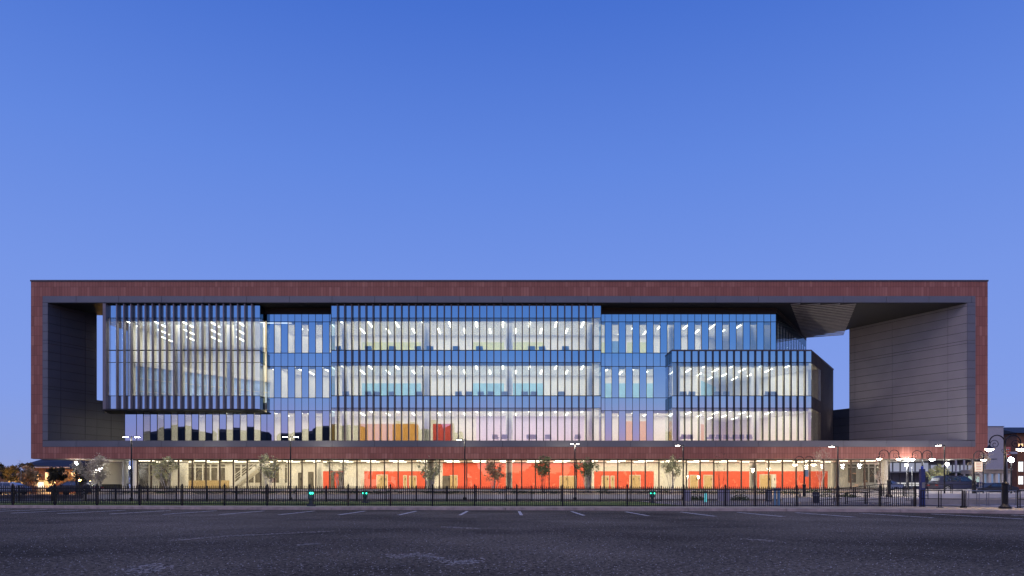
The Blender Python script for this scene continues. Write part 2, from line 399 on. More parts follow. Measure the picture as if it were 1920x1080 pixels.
# grey metal trim: separate panels with open joints, over a dark backing
def trim_row(z0, z1, x0, x1, first, step, foot):
    MB().prism(fp(foot), z0, z1).build('trim_backing', M_gap, B)
    m = MB(); x = x0; nx = first
    while x < x1-.01:
        nx = min(nx, x1); m.box(x+.015, nx-.015, FY-.03, FY+.04, z0+.012, z1-.012); x = nx; nx += step
    return m.build('metal_trim', M_trim, B)
trim_row(ZB2, ZB1, XL1, XR1, X(143,FY), 4.14, [(XL1,.02),(XR1,.02),(38.9,10.5),(35.5,15.4),(35.5,23.8),(-37.8,23.8),(-38,5.1),(-43.0,4.6)])
trim_row(ZB4, ZB3, XL1, XR1, X(143,FY), 4.14, [(XL1,.02),(XR1,.02),(38.9,10.5),(36,15),(35.8,23.8),(-37.6,23.8),(-40,8.8),(-43.0,4.6)])
# dark soffit under the roof, and the deck of the lower band
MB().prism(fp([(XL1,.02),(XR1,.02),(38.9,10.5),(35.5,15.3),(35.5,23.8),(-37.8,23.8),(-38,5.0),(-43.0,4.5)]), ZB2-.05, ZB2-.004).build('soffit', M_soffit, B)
MB().prism(fp([(XL0+.1,.06),(XR0-.1,.06),(39,10.7),(36,15),(35.8,23.8),(-37.6,23.8),(-40,8.8),(-43.8,4.8)]), ZBOT-.03, ZBOT-.004).build('underside', mat('pale soffit', (.38,.33,.26), .6), B)
# slatted part of the soffit by the right opening: individual slats
m = MB(); zs = ZB2-.052
quad = [(27.6,.10),(34.0,.10),(38.4,11.1),(35.4,15.1)]     # (left-front, right-front, right-back, left-back)
for i in range(24):
    t = (i+.5)/24
    a = Vector((27.6+(35.4-27.6)*t, .10+15.0*t, 0)); b_ = Vector((34.0+(38.4-34.0)*t, .10+11.0*t, 0))
    d = Vector((.93,-.36,0)).normalized()
    # slat from the left edge running to the right-front, clipped at the right edge line
    p = a; e = Vector((38.4-34.0, 11.0, 0)); q0 = Vector((34.0,.10,0))
    den = d.x*e.y-d.y*e.x
    s_ = ((q0.x-p.x)*e.y-(q0.y-p.y)*e.x)/den
    q = p+d*s_
    if q.y < .1: q = p + d*((p.y-.1)/-d.y)
    if (q-p).length < .4: continue
    nrm = Vector((-d.y, d.x, 0))*.10
    b0 = len(m.v)
    for z in (zs-.06, zs):
        for c in (p-nrm, q-nrm, q+nrm, p+nrm): m.v.append((c.x, FY+max(c.y,.1), z))
    m.f += [(b0,b0+3,b0+2,b0+1),(b0+4,b0+5,b0+6,b0+7),(b0,b0+1,b0+5,b0+4),(b0+1,b0+2,b0+6,b0+5),(b0+2,b0+3,b0+7,b0+6),(b0+3,b0,b0+4,b0+7)]
m.build('slatted_soffit', M_slat, B)
# spot and fixture added on the right deck to brighten the slats
up = MB().lathe([(.16,ZB3+.001),(.16,ZB3+.12),(.12,ZB3+.16),(.10,ZB3+.16)], (36.6,FY+7.6,0), 14).build('added_uplight', M_cap, B)
ul = bpy.data.lights.new('slat_fill_lamp', 'SPOT'); ul.energy = 1300; ul.spot_size = R(100); ul.spot_blend = 1; ul.color = (1,.86,.76); ul.shadow_soft_size = .15
uo = bpy.data.objects.new('slat_fill_lamp', ul); COL.objects.link(uo); uo.parent = B; uo.location = (36.6, 7.6, ZB3+.3-TER)
uo.rotation_euler = (Vector((36.6,7.6,0))-Vector((35.0,6.6,13.5))).to_track_quat('Z','Y').to_euler()

# charcoal portal walls: panels on a dark backing wall
def panel_wall(name, p0, p1, z0, z1, zc, uc, side, thick=.5, mt=None, front_return=None):
    a = Vector((p0[0],FY+p0[1])); b_ = Vector((p1[0],FY+p1[1])); L_ = (b_-a).length; d = (b_-a)/L_; nn = Vector((-d.y,d.x))*side
    def pr(m, u0,u1,za,zb,t0,t1):
        m.prism([tuple(a+d*u0+nn*t0),tuple(a+d*u1+nn*t0),tuple(a+d*u1+nn*t1),tuple(a+d*u0+nn*t1)], za, zb)
    w = pr_ = MB(); pr(w,0,L_,z0,z1,-thick,-.03); w = w.build(name, M_gap, B)
    m = MB(); zz = [z0]+[z for z in zc if z0 < z < z1]+[z1]; uu = [0]+[u for u in uc if u < L_]+[L_]
    for za, zb in zip(zz, zz[1:]):
        for ua, ub in zip(uu, uu[1:]): pr(m, ua+(.012 if ua else 0), ub-.012, za+.018, zb-.018, -.03, 0)
    m.build('wall_panels', mt or M_port, w); return w
joints = [ZB3+.30, ZB3+1.13, ZB3+1.96, ZB3+2.79, ZB3+3.62]
zc = []; z = ZB2-.33
for k in range(22):
    zc.append(z); z -= .29 if k in (4, 10) else .83
zc = sorted(zc)
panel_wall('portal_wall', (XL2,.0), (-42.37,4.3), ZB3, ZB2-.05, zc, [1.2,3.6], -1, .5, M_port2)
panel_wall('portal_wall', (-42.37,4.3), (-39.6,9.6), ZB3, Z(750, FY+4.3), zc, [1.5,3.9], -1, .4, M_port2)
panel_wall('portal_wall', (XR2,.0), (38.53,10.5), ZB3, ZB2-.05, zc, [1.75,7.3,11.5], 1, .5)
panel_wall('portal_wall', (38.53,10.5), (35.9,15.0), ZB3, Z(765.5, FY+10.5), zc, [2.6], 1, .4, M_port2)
# the metal reveals on the front of both portal walls
def reveal(x0, x1):
    m = MB(); zz = [ZB3]+zc+[ZB2]
    zz = [z for z in zz if ZB3 <= z <= ZB2]
    for za, zb in zip(zz, zz[1:]): m.box(x0+.01, x1-.01, FY-.03, FY+.05, za+.015, zb-.015)
    m.build('metal_trim', M_trim, B)
reveal(XL1, XL2); reveal(XR2, XR1)
MB().box(XR2, XR1, FY+.03, FY+.4, ZB3, ZB2-.05).build('trim_backing', M_gap, B)
MB().box(XL1, XL2, FY+.03, FY+.4, ZB3, ZB2-.05).build('trim_backing', M_gap, B)

# ---------------- levels
A0, A1 = zf(655), zf(594)       # top storey sill / head
B0, B1 = zf(741), zf(678)
C0, C1 = ZB3, zf(764)
TOP = ZB2-.06
GP = .46                        # glass plane of the boxes
RP = 1.85                       # glass plane of the recessed facade
MOD = 13.36*FY/F
xLB0, xLB1 = X(203,FY+GP), X(487,FY+GP)
xCB0, xCB1 = X(621,FY+GP), X(1127,FY+GP)
xRB0, xRB1 = X(1260,FY+GP), X(1521,FY+GP)
xRA = X(1455,FY+RP)             # right end of the recessed top storey
xC0 = X(234,FY+RP)
def slab(name, pts, z0, z1, mt): return MB().prism(fp(pts), z0, z1).build(name, mt, B)
# plan outlines (x, depth)
inL = [(xLB0+.05,GP+.08),(xLB1-.05,GP+.08),(xLB1-.05,RP+.12),(xCB0+.05,RP+.12),(xCB0+.05,GP+.08),(xCB1-.05,GP+.08),(xCB1-.05,RP+.12)]
outA = inL+[(xRA-.1,RP+.12),(35.4,14.9),(35.4,19),(-38,19),(-40.5,3.4)]
outB = inL+[(xRB0+.05,RP+.12),(xRB0+.05,GP+.08),(xRB1-.12,GP+.08),(36.6,10.9),(35.8,19),(-38,19),(-40.5,3.4)]
outC = [(xC0+.1,RP+.12)]+inL[3:]+[(xRB0+.05,RP+.12),(xRB0+.05,GP+.08),(xRB1-.12,GP+.08),(36.6,10.9),(35.8,19),(-38,19)]
# ceilings (underside) and floors (top side) with the dark slab between
slab('ceiling', outA, A1+.02, A1+.12, M_white)
outB1 = [(xLB1+.7,RP+.12)]+outB[3:-2]+[(xLB1+.7,19)]
slab('ceiling', outB1, B1+.02, B1+.12, M_white)
slab('ceiling', outC, C1+.02, C1+.12, M_white)
slab('floor_slab', outB1, B1+.121, A0-.5, M_floor)
slab('floor_slab', outC, C1+.121, B0-.5, M_floor)
slab('floor_slab', [(x,d) for x,d in outC], C0+.004, C0+.05, M_floor)

# back and partition walls of each storey: (x0,d0)->(x1,d1)
def wall(name, p0, p1, z0, z1, mt, t=.12):
    a = Vector((p0[0],FY+p0[1])); b_ = Vector((p1[0],FY+p1[1])); d = (b_-a).normalized(); n_ = Vector((-d.y,d.x))*t
    return MB().prism([tuple(a),tuple(b_),tuple(b_+n_),tuple(a+n_)], z0, z1).build(name, mt, B)
xa = lambda px, d: X(px, FY+d)
BD = 8.0
def backpanel(px0, px1, z0, z1, mt_, name='glazed_partition', dd=BD):
    MB().box(xa(px0,dd), xa(px1,dd), FY+dd-.06, FY+dd-.005, z0, z1).build(name, mt_, B)
xw1 = xa(1312,BD)
for lvl, z0, z1 in (('a',A0-.5,A1+.02), ('b',B0-.5,B1+.02), ('c',C0+.05,C1+.02)):
    if lvl != 'c':
        wall('interior_wall', (xa(487,RP)+.6,BD), (xw1,BD), z0, z1, M_cream)
    else:
        segs = [(229,672,M_cream),(672,784,M_orange),(784,812,M_cream),(812,848,M_brickred),(848,893,M_cream),(893,1095,M_reflwall),(1095,1150,M_cream),(1150,1312,M_cream)]
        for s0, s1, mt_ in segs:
            wall('interior_wall', (xa(s0,BD),BD), (xa(s1,BD)-.003,BD), z0, z1, mt_ if mt_ is M_reflwall else M_cream)
            if mt_ in (M_orange, M_brickred): backpanel(s0, s1, z0, Z(795,FY+BD), mt_, 'wall_panel')
    if lvl == 'a':
        wall('interior_wall', (xw1,BD), (xw1+3.5,BD+3), z0, z1, M_cream)
        wall('interior_wall', (xw1+3.5,BD+3), (34,14.5), z0, z1, M_cream)
    else:
        wall('interior_wall', (xw1,BD), (25.4,14.8), z0, z1, M_cream)
        wall('interior_wall', (25.4,14.8), (31.3,4.6), z0, z1, M_cream)
        wall('interior_wall', (31.3,4.6), (32.5,4.9), z0, z1, M_cream)
        wall('interior_wall', (32.5,5.0), (36.0,11.5), z0, z1, M_gap)
# left wing: deep double-height atrium behind the left box
wall('interior_wall', (-40.0,15), (-19,15), B0-.5, A1+.02, M_cream)
wall('interior_wall', (xLB1+.72,15), (xLB1+.72,RP+.5), B0-.5, A1+.02, M_cream)
wall('interior_wall', (-38.0,3.5), (-38.6,15), B0-.5, A1+.02, M_cream)
# the atrium's mezzanine edge running back on a slant, with window-wall below it
for k, zz in enumerate((13.75,)):
    a = Vector((-37.6,FY+2.8)); b_ = Vector((-27.5,FY+13.6)); d = (b_-a).normalized(); n_ = Vector((-d.y,d.x))
    MB().prism([tuple(a),tuple(b_),tuple(b_+n_*.5),tuple(a+n_*.5)], zz, zz+.42).build('mezzanine_edge', M_cream, B)
    m = MB()
    for i in range(13):
        t = i/12; p = a+(b_-a)*t+n_*.3; m.box(p.x-.05,p.x+.05,p.y-.05,p.y+.05,B0-.5,zz)
    for hz in (11.2, 12.5): 
        m.prism([tuple(a+n_*.28),tuple(b_+n_*.28),tuple(b_+n_*.33),tuple(a+n_*.33)], hz, hz+.06)
    m.build('window_wall_frame', M_white, B)
    MB().prism([tuple(a+n_*.36),tuple(b_+n_*.36),tuple(b_+n_*.4),tuple(a+n_*.4)], B0-.5, zz).build('window_wall_glass', mat('sky-tinted glazing', (.42,.56,.80), .25, 0, .35, 1.0), B)  # sky mirrored in the panes is put into the glazing colour
# coloured panels and glazed partitions low on the back walls
zz = lambda py, d=BD: Z(py, FY+d)
for a_, b_ in ((679,790),(887,945),(960,1018)):
    backpanel(a_, b_, A0-.5, zz(642), M_lime, 'wall_panel'); backpanel(a_, b_, B0-.5, zz(719), M_teal)
for a_, b_ in ((1128,1146),(1176,1190),(1199,1213)): backpanel(a_, b_, A0-.5, zz(642), M_lime, 'wall_panel')
for a_, b_ in ((1127,1150),(1155,1175),(1182,1236)): backpanel(a_, b_, B0-.5, zz(719), M_teal)
backpanel(1145,1162, A0-.5, zz(640), mat('dusk blue panel', (.10,.20,.34), .5), 'wall_panel')
backpanel(1166,1212, C0+.05, zz(790), M_orange, 'wall_panel')
for x0_, x1_, mt_ in ((21.3,24.6,M_teal),):
    a = Vector((21.2,FY+8.35)); b_ = Vector((24.3,FY+13.15)); d = (b_-a).normalized(); n_ = Vector((-d.y,d.x))*-.06
    MB().prism([tuple(a),tuple(b_),tuple(b_+n_),tuple(a+n_)], B0-.5, zz(718,10)).build('glazed_partition', M_teal, B)
    MB().prism([tuple(a),tuple(a+d*1.1),tuple(a+d*1.1+n_),tuple(a+n_)], C0+.05, zz(796,9)).build('wall_panel', M_orange, B)
# columns
for px, d, z0, z1 in [(800,2.3,A0-.5,A1),(800,2.3,B0-.5,B1),(800,2.3,C0,C1),(955,2.3,A0-.5,A1),(955,2.3,B0-.5,B1),(955,2.3,C0,C1),
        (1106,2.3,A0-.5,A1),(1106,2.3,B0-.5,B1),(1106,2.3,C0,C1),(648,2.6,A0-.5,A1),(648,2.6,B0-.5,B1),(648,2.6,C0,C1),(1258,3.2,A0-.5,A1),
        (1416,3.0,B0-.5,B1),(1416,3.0,C0,C1),(1407,3.2,A0-.5,A1),(1268,1.5,B0-.5,B1),(1268,1.5,C0,C1),
        (247,3.0,B0-.5,A1),(336,3.0,B0-.5,A1),(432,3.0,B0-.5,A1),(495,3.2,C0,C1)]:
    MB().lathe([(.36,z0),(.36,z1-.1),(.40,z1-.08),(.40,z1)], (xa(px,d),FY+d,0), 20).build('column', M_white, B, smooth=False)
# blinds tucked under the window heads
def blind(x0, x1, d, zh): MB().box(x0, x1, FY+d+.10, FY+d+.16, zh-.30, zh+.01).build('roller_blind', M_blind, B)
blind(xLB0+.1, xLB1-.1, GP, A1)
for zh in (A1,B1,C1): blind(xCB0+.1, xCB1-.9, GP, zh)
for zh in (B1,C1): blind(xRB0+.1, xRB1-.2, GP, zh)

# ---------------- ceiling light strips (running front to back)
strips = []
def row(px0, step, n, d0, d1, zc_, w=.11):
    for i in range(n):
        x = xa(px0, d0)+i*step*FY/F
        strips.append((x-w/2, x+w/2, FY+d0, FY+d1, zc_-.05, zc_-.002))
for zc_ in (A1+.02, B1+.02, C1+.02):
    row(640, 52, 10, 2.0, 4.2, zc_); row(676, 52, 9, 4.8, 7.0, zc_)
    row(1142, 52, 3 if zc_ < A1 else 6, 2.9, 5.0, zc_); row(1166, 52, 3 if zc_ < A1 else 5, 5.4, 7.5, zc_)
    row(505, 52, 3, 3.0, 5.2, zc_); row(530, 52, 2, 5.4, 7.5, zc_)
for k in range(3):
    row(238+k*9, 53, 5, 1.8+k*3.4, 4.2+k*3.4, A1+.02)
for zc_ in (B1+.02, C1+.02):
    for k in range(4):
        row(1275+k*20, 54, 5-k, 1.3+k*2.6, 3.2+k*2.6, zc_)
row(262, 78, 4, 3.2, 5.4, C1+.02)
cl = [s for s in strips]
for s in cl[:98]: MB().box(*s).build('ceiling_light', M_strip, B)
if len(cl) > 98:
    m = MB()
    for s in cl[98:]: m.box(*s)
    tag(m.build('ceiling_light_row', M_strip, B), kind='stuff')

# unseen fill added to the light strips: one broad downward lamp per zone
def room_fill(x0, x1, d0, d1, z, rad, col=(1,.92,.78)):
    l_ = bpy.data.lights.new('room_fill', 'AREA'); l_.shape = 'RECTANGLE'; l_.size = x1-x0; l_.size_y = d1-d0
    l_.energy = rad*math.pi*(x1-x0)*(d1-d0); l_.color = col
    o = bpy.data.objects.new('room_fill', l_); COL.objects.link(o); o.parent = B
    o.location = ((x0+x1)/2, (d0+d1)/2, z-TER)
RAD = 2.1
room_fill(xCB0+.6, xCB1-.6, .65, 7.6, A1-.12, RAD); room_fill(xCB0+.6, xCB1-.6, .65, 7.6, B1-.12, RAD); room_fill(xCB0+.6, xCB1-.6, .65, 7.6, C1-.12, RAD)
room_fill(-23.4, xCB0+.4, 2.6, 7.6, A1-.12, RAD); room_fill(-23.4, xCB0+.4, 2.6, 7.6, B1-.12, RAD)
room_fill(xCB1-.3, 26, 2.6, 7.6, A1-.12, RAD)
room_fill(xCB1-.3, 20.5, 2.6, 7.6, B1-.12, RAD); room_fill(xCB1-.3, 20.5, 2.6, 7.6, C1-.12, RAD)
for zc_ in (B1, C1): room_fill(20.8, 30.2, .65, 8.5, zc_-.12, RAD*1.15)
room_fill(-36.5, xCB0+.4, 2.6, 7.6, C1-.45, RAD*.9)
room_fill(-37, -21.5, 1.6, 13.5, A1-.12, RAD*1.2); room_fill(-37, -25, .65, 3.2, A1-.13, RAD*1.6)
room_fill(-35.5, 34, 1.7, 6.8, ZBOT-.15, 2.5, (1,.92,.78))
# ---------------- glazing
random.seed(21)
def pane(m, x0, x1, y, z0, z1, wob=.0015):
    "one pane, 24 mm thick, very slightly out of plane as real glazing is"
    t1, t2 = random.uniform(-wob,wob)*(x1-x0), random.uniform(-wob,wob)*(z1-z0)
    b_ = len(m.v)
    c = [(x0,y-t1-t2,z0),(x1,y+t1-t2,z0),(x1,y+t1+t2,z1),(x0,y-t1+t2,z1)]
    m.v += c+[(a,q+.024,z) for a,q,z in c]
    m.f += [(b_,b_+1,b_+2,b_+3),(b_+5,b_+4,b_+7,b_+6),(b_,b_+4,b_+5,b_+1),(b_+1,b_+5,b_+6,b_+2),(b_+2,b_+6,b_+7,b_+3),(b_+3,b_+7,b_+4,b_)]
def band(name, x0, x1, d, z0, z1, mt_, mod=MOD, off=0):
    m = MB(); x = x0; nx = x0+(off or mod)
    while x < x1-.02:
        nx = min(nx, x1); pane(m, x, nx, FY+d, z0, z1); x = nx; nx += mod
    return m.build(name, mt_, B)
def hline(x0, x1, d, z, h=.05): MB().box(x0, x1, FY+d-.035, FY+d+.02, z-h/2, z+h/2).build('transom', M_mull, B)
def fins(x0, n, z0, z1, mt_, w=.045, f=.07):
    for k in range(n):
        x = x0+k*MOD
        MB().box(x-w, x+w, FY+f, FY+GP-.03, z0, z1).build('fin', mt_, B)

# left box
band('spandrel_glass', xLB0, xLB1, GP, A1, TOP-.02, M_span)
band('window_band', xLB0, xLB1, GP, A0, A1, M_glass)
band('window_band', xLB0, xLB1, GP, B1, A0, M_glass)
band('window_band', xLB0, xLB1, GP, B0, B1, M_glass)
ZLB = zf(766)
band('spandrel_glass', xLB0, xLB1, GP, ZLB, B0, M_span)
for z in (A1, A0, B1, B0): hline(xLB0, xLB1, GP, z, .09 if z == A0 else .05)
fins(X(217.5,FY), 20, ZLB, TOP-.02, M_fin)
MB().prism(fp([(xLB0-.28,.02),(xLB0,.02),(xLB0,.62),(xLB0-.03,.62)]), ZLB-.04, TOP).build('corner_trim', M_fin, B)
MB().prism(fp([(xLB0-.29,.02),(xLB0-.28,.12),(-40.85,3.4),(-40.95,3.3)]), ZLB-.05, TOP).build('side_panel', M_side, B)
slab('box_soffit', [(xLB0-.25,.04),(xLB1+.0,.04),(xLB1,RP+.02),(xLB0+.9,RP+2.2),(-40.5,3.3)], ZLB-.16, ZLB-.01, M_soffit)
# return wall of the left box (dark glass with one lit pane)
def ret(x, d0, d1, z0, z1, mt_, name='spandrel_glass'):
    MB().box(x-.012, x+.012, FY+d0, FY+d1, z0, z1).build(name, mt_, B)
M_dglass = mirror('dark spandrel glass', (.01,.02,.025), (.28,.36,.38), .8)
for z0, z1, g in ((A1,TOP-.02,0),(A0,A1,1),(B1,A0,0),(B0,B1,1),(ZLB,B0,0)):
    ret(xLB1+.02, GP, RP-.02, z0, z1, M_glass if g else M_dglass, 'window_band' if g else 'spandrel_glass')
for z in (A1,A0,B1,B0): MB().box(xLB1-.01, xLB1+.05, FY+GP, FY+RP, z-.03, z+.03).build('transom', M_mull, B)
# recess between left box and centre, and the recessed facade right of the centre
zA0r, zA1r = Z(662,FY+RP), Z(603.5,FY+RP)
zB0r, zB1r = Z(746,FY+RP), Z(687,FY+RP)
zC0r, zC1r = C0+.0, Z(770,FY+RP)
zTr = Z(589.5,FY+RP)
mr_ = 12.95*(FY+RP)/F
def recess(x0, x1, z0, z1, wins, top=True):
    "opaque mirror panels with separate windows between; wins = set of panel indices counted from x0 edge list"
    pass
def facade_row(edges, z0, z1, isw, name_w='window'):
    m = MB()
    for i, (xa_, xb_) in enumerate(zip(edges, edges[1:])):
        if isw(i):
            w_ = MB(); pane(w_, xa_+.03, xb_-.03, FY+RP, z0, z1, .0012); w_ = w_.build('window', M_glass, B)
            f_ = MB(); f_.box(xa_, xa_+.03, FY+RP-.02, FY+RP+.05, z0, z1).box(xb_-.03, xb_, FY+RP-.02, FY+RP+.05, z0, z1)
            f_.build('frame', M_mull, w_)
            MB().box(xa_+.04, xb_-.04, FY+RP+.09, FY+RP+.14, z1-.26, z1-.0).build('roller_blind', M_blind, w_)
        else: pane(m, xa_+.01, xb_-.01, FY+RP, z0, z1, .0012)
    if m.v: m.build('spandrel_glass', M_span, B)
def recess_zone(edges, rows):
    for z0, z1, isw in rows: facade_row(edges, z0, z1, isw)
    m = MB()
    lo, hi = rows[-1][0], rows[0][1]
    for e in edges: m.box(e-.018, e+.018, FY+RP-.03, FY+RP+.025, lo, hi)
    m.build('mullion', M_mull, B)
    for z0, z1, isw in rows: hline(edges[0], edges[-1], RP, z0, .05)
no_w = lambda i: False
eL = [X(500.5,FY+RP)+.0]+[X(514+12.95*k,FY+RP) for k in range(9)]+[xCB0]
# floor A windows at odd panels starting 514; floor B offset; floor C as A
recess_zone(eL, [(zA1r,zTr,no_w),(zA0r,zA1r,lambda i: i%2==1),(zB1r,zA0r,no_w),(zB0r,zB1r,lambda i: i%2==0),(zC1r,zB0r,no_w),(C0,zC1r,lambda i: i%2==1)])
eU = [xC0]+[X(489-12.95*k,FY+RP) for k in range(18,-1,-1)]+[X(500.5,FY+RP)]
recess_zone(eU, [(C0, ZLB-.17, lambda i: i >= 2 and i%2==0)])
eR = [xCB1]+[X(1134.3+12.95*k,FY+RP) for k in range(8)]+[xRB0]
recess_zone(eR, [(zB0r,zB1r,lambda i: i%2==1),(zC1r,zB0r,no_w),(C0,zC1r,lambda i: i%2==0)])
eRA = [xCB1]+[X(1134.3+12.95*k,FY+RP) for k in range(25)]+[xRA]
recess_zone(eRA, [(zA1r,zTr,no_w),(zA0r,zA1r,lambda i: i%2==0),(zB1r,zA0r,no_w)])
for a_, b_ in ((xLB1,xCB0),(xCB1,xRA)):
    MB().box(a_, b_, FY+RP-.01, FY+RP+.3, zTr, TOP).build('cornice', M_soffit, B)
    MB().box(a_, b_, FY+RP-.06, FY+RP-.012, TOP-.05, TOP).build('cornice_edge', M_bmull, B)
# centre box
for z0, z1, g in ((A1,TOP-.12,0),(A0,A1,1),(B1,A0,0),(B0,B1,1),(C1,B0,0),(C0,C1,1)):
    band('window_band' if g else 'spandrel_glass', xCB0, xCB1, GP, z0, z1, M_glass if g else M_span, off=X(632,FY)-X(621,FY))
    hline(xCB0, xCB1, GP, z0, .07 if z0 in (A0,B0) else .05)
MB().box(xCB0, xCB1, FY+GP-.05, FY+GP+.05, TOP-.119, TOP).build('cornice_edge', M_bmull, B)
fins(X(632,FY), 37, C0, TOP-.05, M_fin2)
for x in (xCB0, xCB1):
    s_ = 1 if x > 0 else -1
    ret(x, GP, RP-.02, C0, TOP-.02, M_dglass)
    MB().box(x-.03, x+.03, FY+GP-.04, FY+GP+.03, C0, TOP-.1).build('mullion', M_mull, B)
# right box (two storeys) with its slanting side of dense fins
for z0, z1, g in ((B1,A0-.08,0),(B0,B1,1),(C1,B0,0),(C0,C1,1)):
    band('window_band' if g else 'spandrel_glass', xRB0, xRB1, GP, z0, z1, M_glass if g else M_span, off=MOD*.88)
    hline(xRB0, xRB1, GP, z0, .06)
    ret(xRB0, GP, RP-.02, z0, z1, M_glass if g else M_dglass, 'window_band' if g else 'spandrel_glass')
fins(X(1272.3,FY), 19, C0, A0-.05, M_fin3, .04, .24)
MB().prism(fp([(xRB0-.03,GP-.05),(xRB1,GP-.05),(37.05,11),(36.8,11.3),(35.2,15.0),(27.9,RP+.06),(xRB0-.03,RP-.03)]), A0-.08, A0+.06).build('box_coping', M_cap, B)
sA = Vector((xRB1,FY+GP)); sB = Vector((37.0,FY+11.0)); sd = (sB-sA).normalized(); sn = Vector((sd.y,-sd.x)); SL = (sB-sA).length
def side_prism(m, u0, u1, t0, t1, z0, z1):
    m.prism([tuple(sA+sd*u0+sn*t0),tuple(sA+sd*u1+sn*t0),tuple(sA+sd*u1+sn*t1),tuple(sA+sd*u0+sn*t1)], z0, z1); return m
side_prism(MB(), .02, 5.2, -.03, 0, B0, B1).build('window_band', M_sglass, B)
side_prism(MB(), .02, 5.2, -.03, 0, C0, C1).build('window_band', M_sglass, B)
side_prism(MB(), .02, SL, -.03, 0, B1, A0-.09).build('spandrel_glass', M_dglass, B)
side_prism(MB(), .02, SL, -.03, 0, C1, B0).build('spandrel_glass', M_dglass, B)
for z0, z1 in ((B0,B1),(C0,C1)): side_prism(MB(), 5.2, SL, -.03, 0, z0, z1).build('spandrel_glass', M_dglass, B)
m = MB()
for k in range(20):
    u = .25+k*.66
    if u < SL: side_prism(m, u-.04, u+.04, .004, .055, C0, A0+.02)
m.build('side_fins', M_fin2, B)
# slanting side of the top storey
tA = Vector((xRA,FY+RP)); tB = Vector((35.7,FY+15.0)); td = (tB-tA).normalized(); tn = Vector((td.y,-td.x)); TL = (tB-tA).length
k = 0; u = 0
while u < TL-.3:
    u1 = min(u+.687, TL)
    for z0, z1, g in ((A1+.1,TOP-.4,0),(A0,A1+.1,k%2==1),):
        MB().prism([tuple(tA+td*u),tuple(tA+td*(u1-.03)),tuple(tA+td*(u1-.03)-tn*.03),tuple(tA+td*u-tn*.03)], z0, z1).build('window' if g else 'spandrel_glass', M_glass if g else M_dglass, B)
    u = u1; k += 1
MB().prism([tuple(tA),tuple(tB),tuple(tB-tn*.3),tuple(tA-tn*.3)], TOP-.4, TOP).build('cornice', M_soffit, B)
MB().prism([tuple(tA+tn*.05),tuple(tB+tn*.05),tuple(tB),tuple(tA)], TOP-.05, TOP).build('cornice_edge', M_bmull, B)

# ---------------- ground floor
GD = 1.0; GW = 7.2
G0, G1 = TER, ZBOT-.03
gx0, gx1 = X(258,FY+GD), X(1650,FY+GD)
gm = 25.72*(FY+GD)/F
gtr = Z(867.5,FY+GD)
x = gx0; k = 0
fm = MB()
while x < gx1-.3:
    x1_ = min(x+gm, gx1)
    w_ = MB(); pane(w_, x+.04, x1_-.04, FY+GD, G0+.1, G1-.02, .001); w_.build('storefront_window', M_gglass, B)
    fm.box(x-.05, x+.05, FY+GD-.10, FY+GD+.06, G0+.02, G1)
    x = x1_; k += 1
fm.box(gx1-.05, gx1+.05, FY+GD-.10, FY+GD+.06, G0+.02, G1)
fm.box(gx0, gx1, FY+GD-.05, FY+GD+.05, gtr-.035, gtr+.035)
fm.box(gx0, gx1, FY+GD-.05, FY+GD+.05, G0+.02, G0+.1)
fm.box(gx0-.4, gx1+.05, FY+GD-.08, FY+GD+.06, G1-.09, G1)
fm.build('storefront_frame', M_bmull, B)
# rounded glass corner at the left end, with slim columns
m = MB()
for i in range(7):
    a0_ = math.pi*1.5-i*math.pi/12; a1_ = a0_-math.pi/12; r_ = 2.0
    c = Vector((gx0, FY+GD+r_))
    p0 = c+Vector((math.cos(a0_),math.sin(a0_)))*r_; p1 = c+Vector((math.cos(a1_),math.sin(a1_)))*r_
    m.quad((p0.x,p0.y,G0+.1),(p1.x,p1.y,G0+.1),(p1.x,p1.y,G1),(p0.x,p0.y,G1))
m.build('curved_window', M_gglass, B)
slab('ceiling', [(gx0-2.0,GD+2),(gx0,GD+.1),(gx1,GD+.1),(36.6,9),(36,19),(-37,19)], G1-.05, G1-.001, M_white)
slab('floor_slab', [(gx0-2.0,GD+2),(gx0,GD+.1),(gx1,GD+.1),(36.6,9),(36,19),(-37,19)], G0+.003, G0+.02, M_floor)
yw = FY+GW; zr = Z(883.5, yw)       # top of the red dado zone
def gseg(px0, px1, low, high):
    MB().box(X(px0,yw), X(px1,yw)-.003, yw, yw+.15, G0+.02, zr).build('interior_wall', low, B)
    MB().box(X(px0,yw), X(px1,yw)-.003, yw-.02, yw+.15, zr+.003, G1-.05).build('interior_wall', high, B)
for s_ in ((262,603,M_cream,M_cream),(603,645,M_red,M_cream),(645,683,M_cream,M_cream),(683,797,M_red,M_cream),(797,830,M_cream,M_cream),(830,1098,M_red,M_red),(1098,1114,M_cream,M_cream),
           (1114,1226,M_red,M_cream),(1226,1291,M_cream,M_cream),(1291,1552,M_red,M_cream),(1552,1662,M_cream,M_cream)): gseg(*s_)
MB().box(X(229,yw)-.5, X(229,yw)-.3, yw-4.8, yw+6, G0+.02, G1-.05).build('interior_wall', M_cream, B)
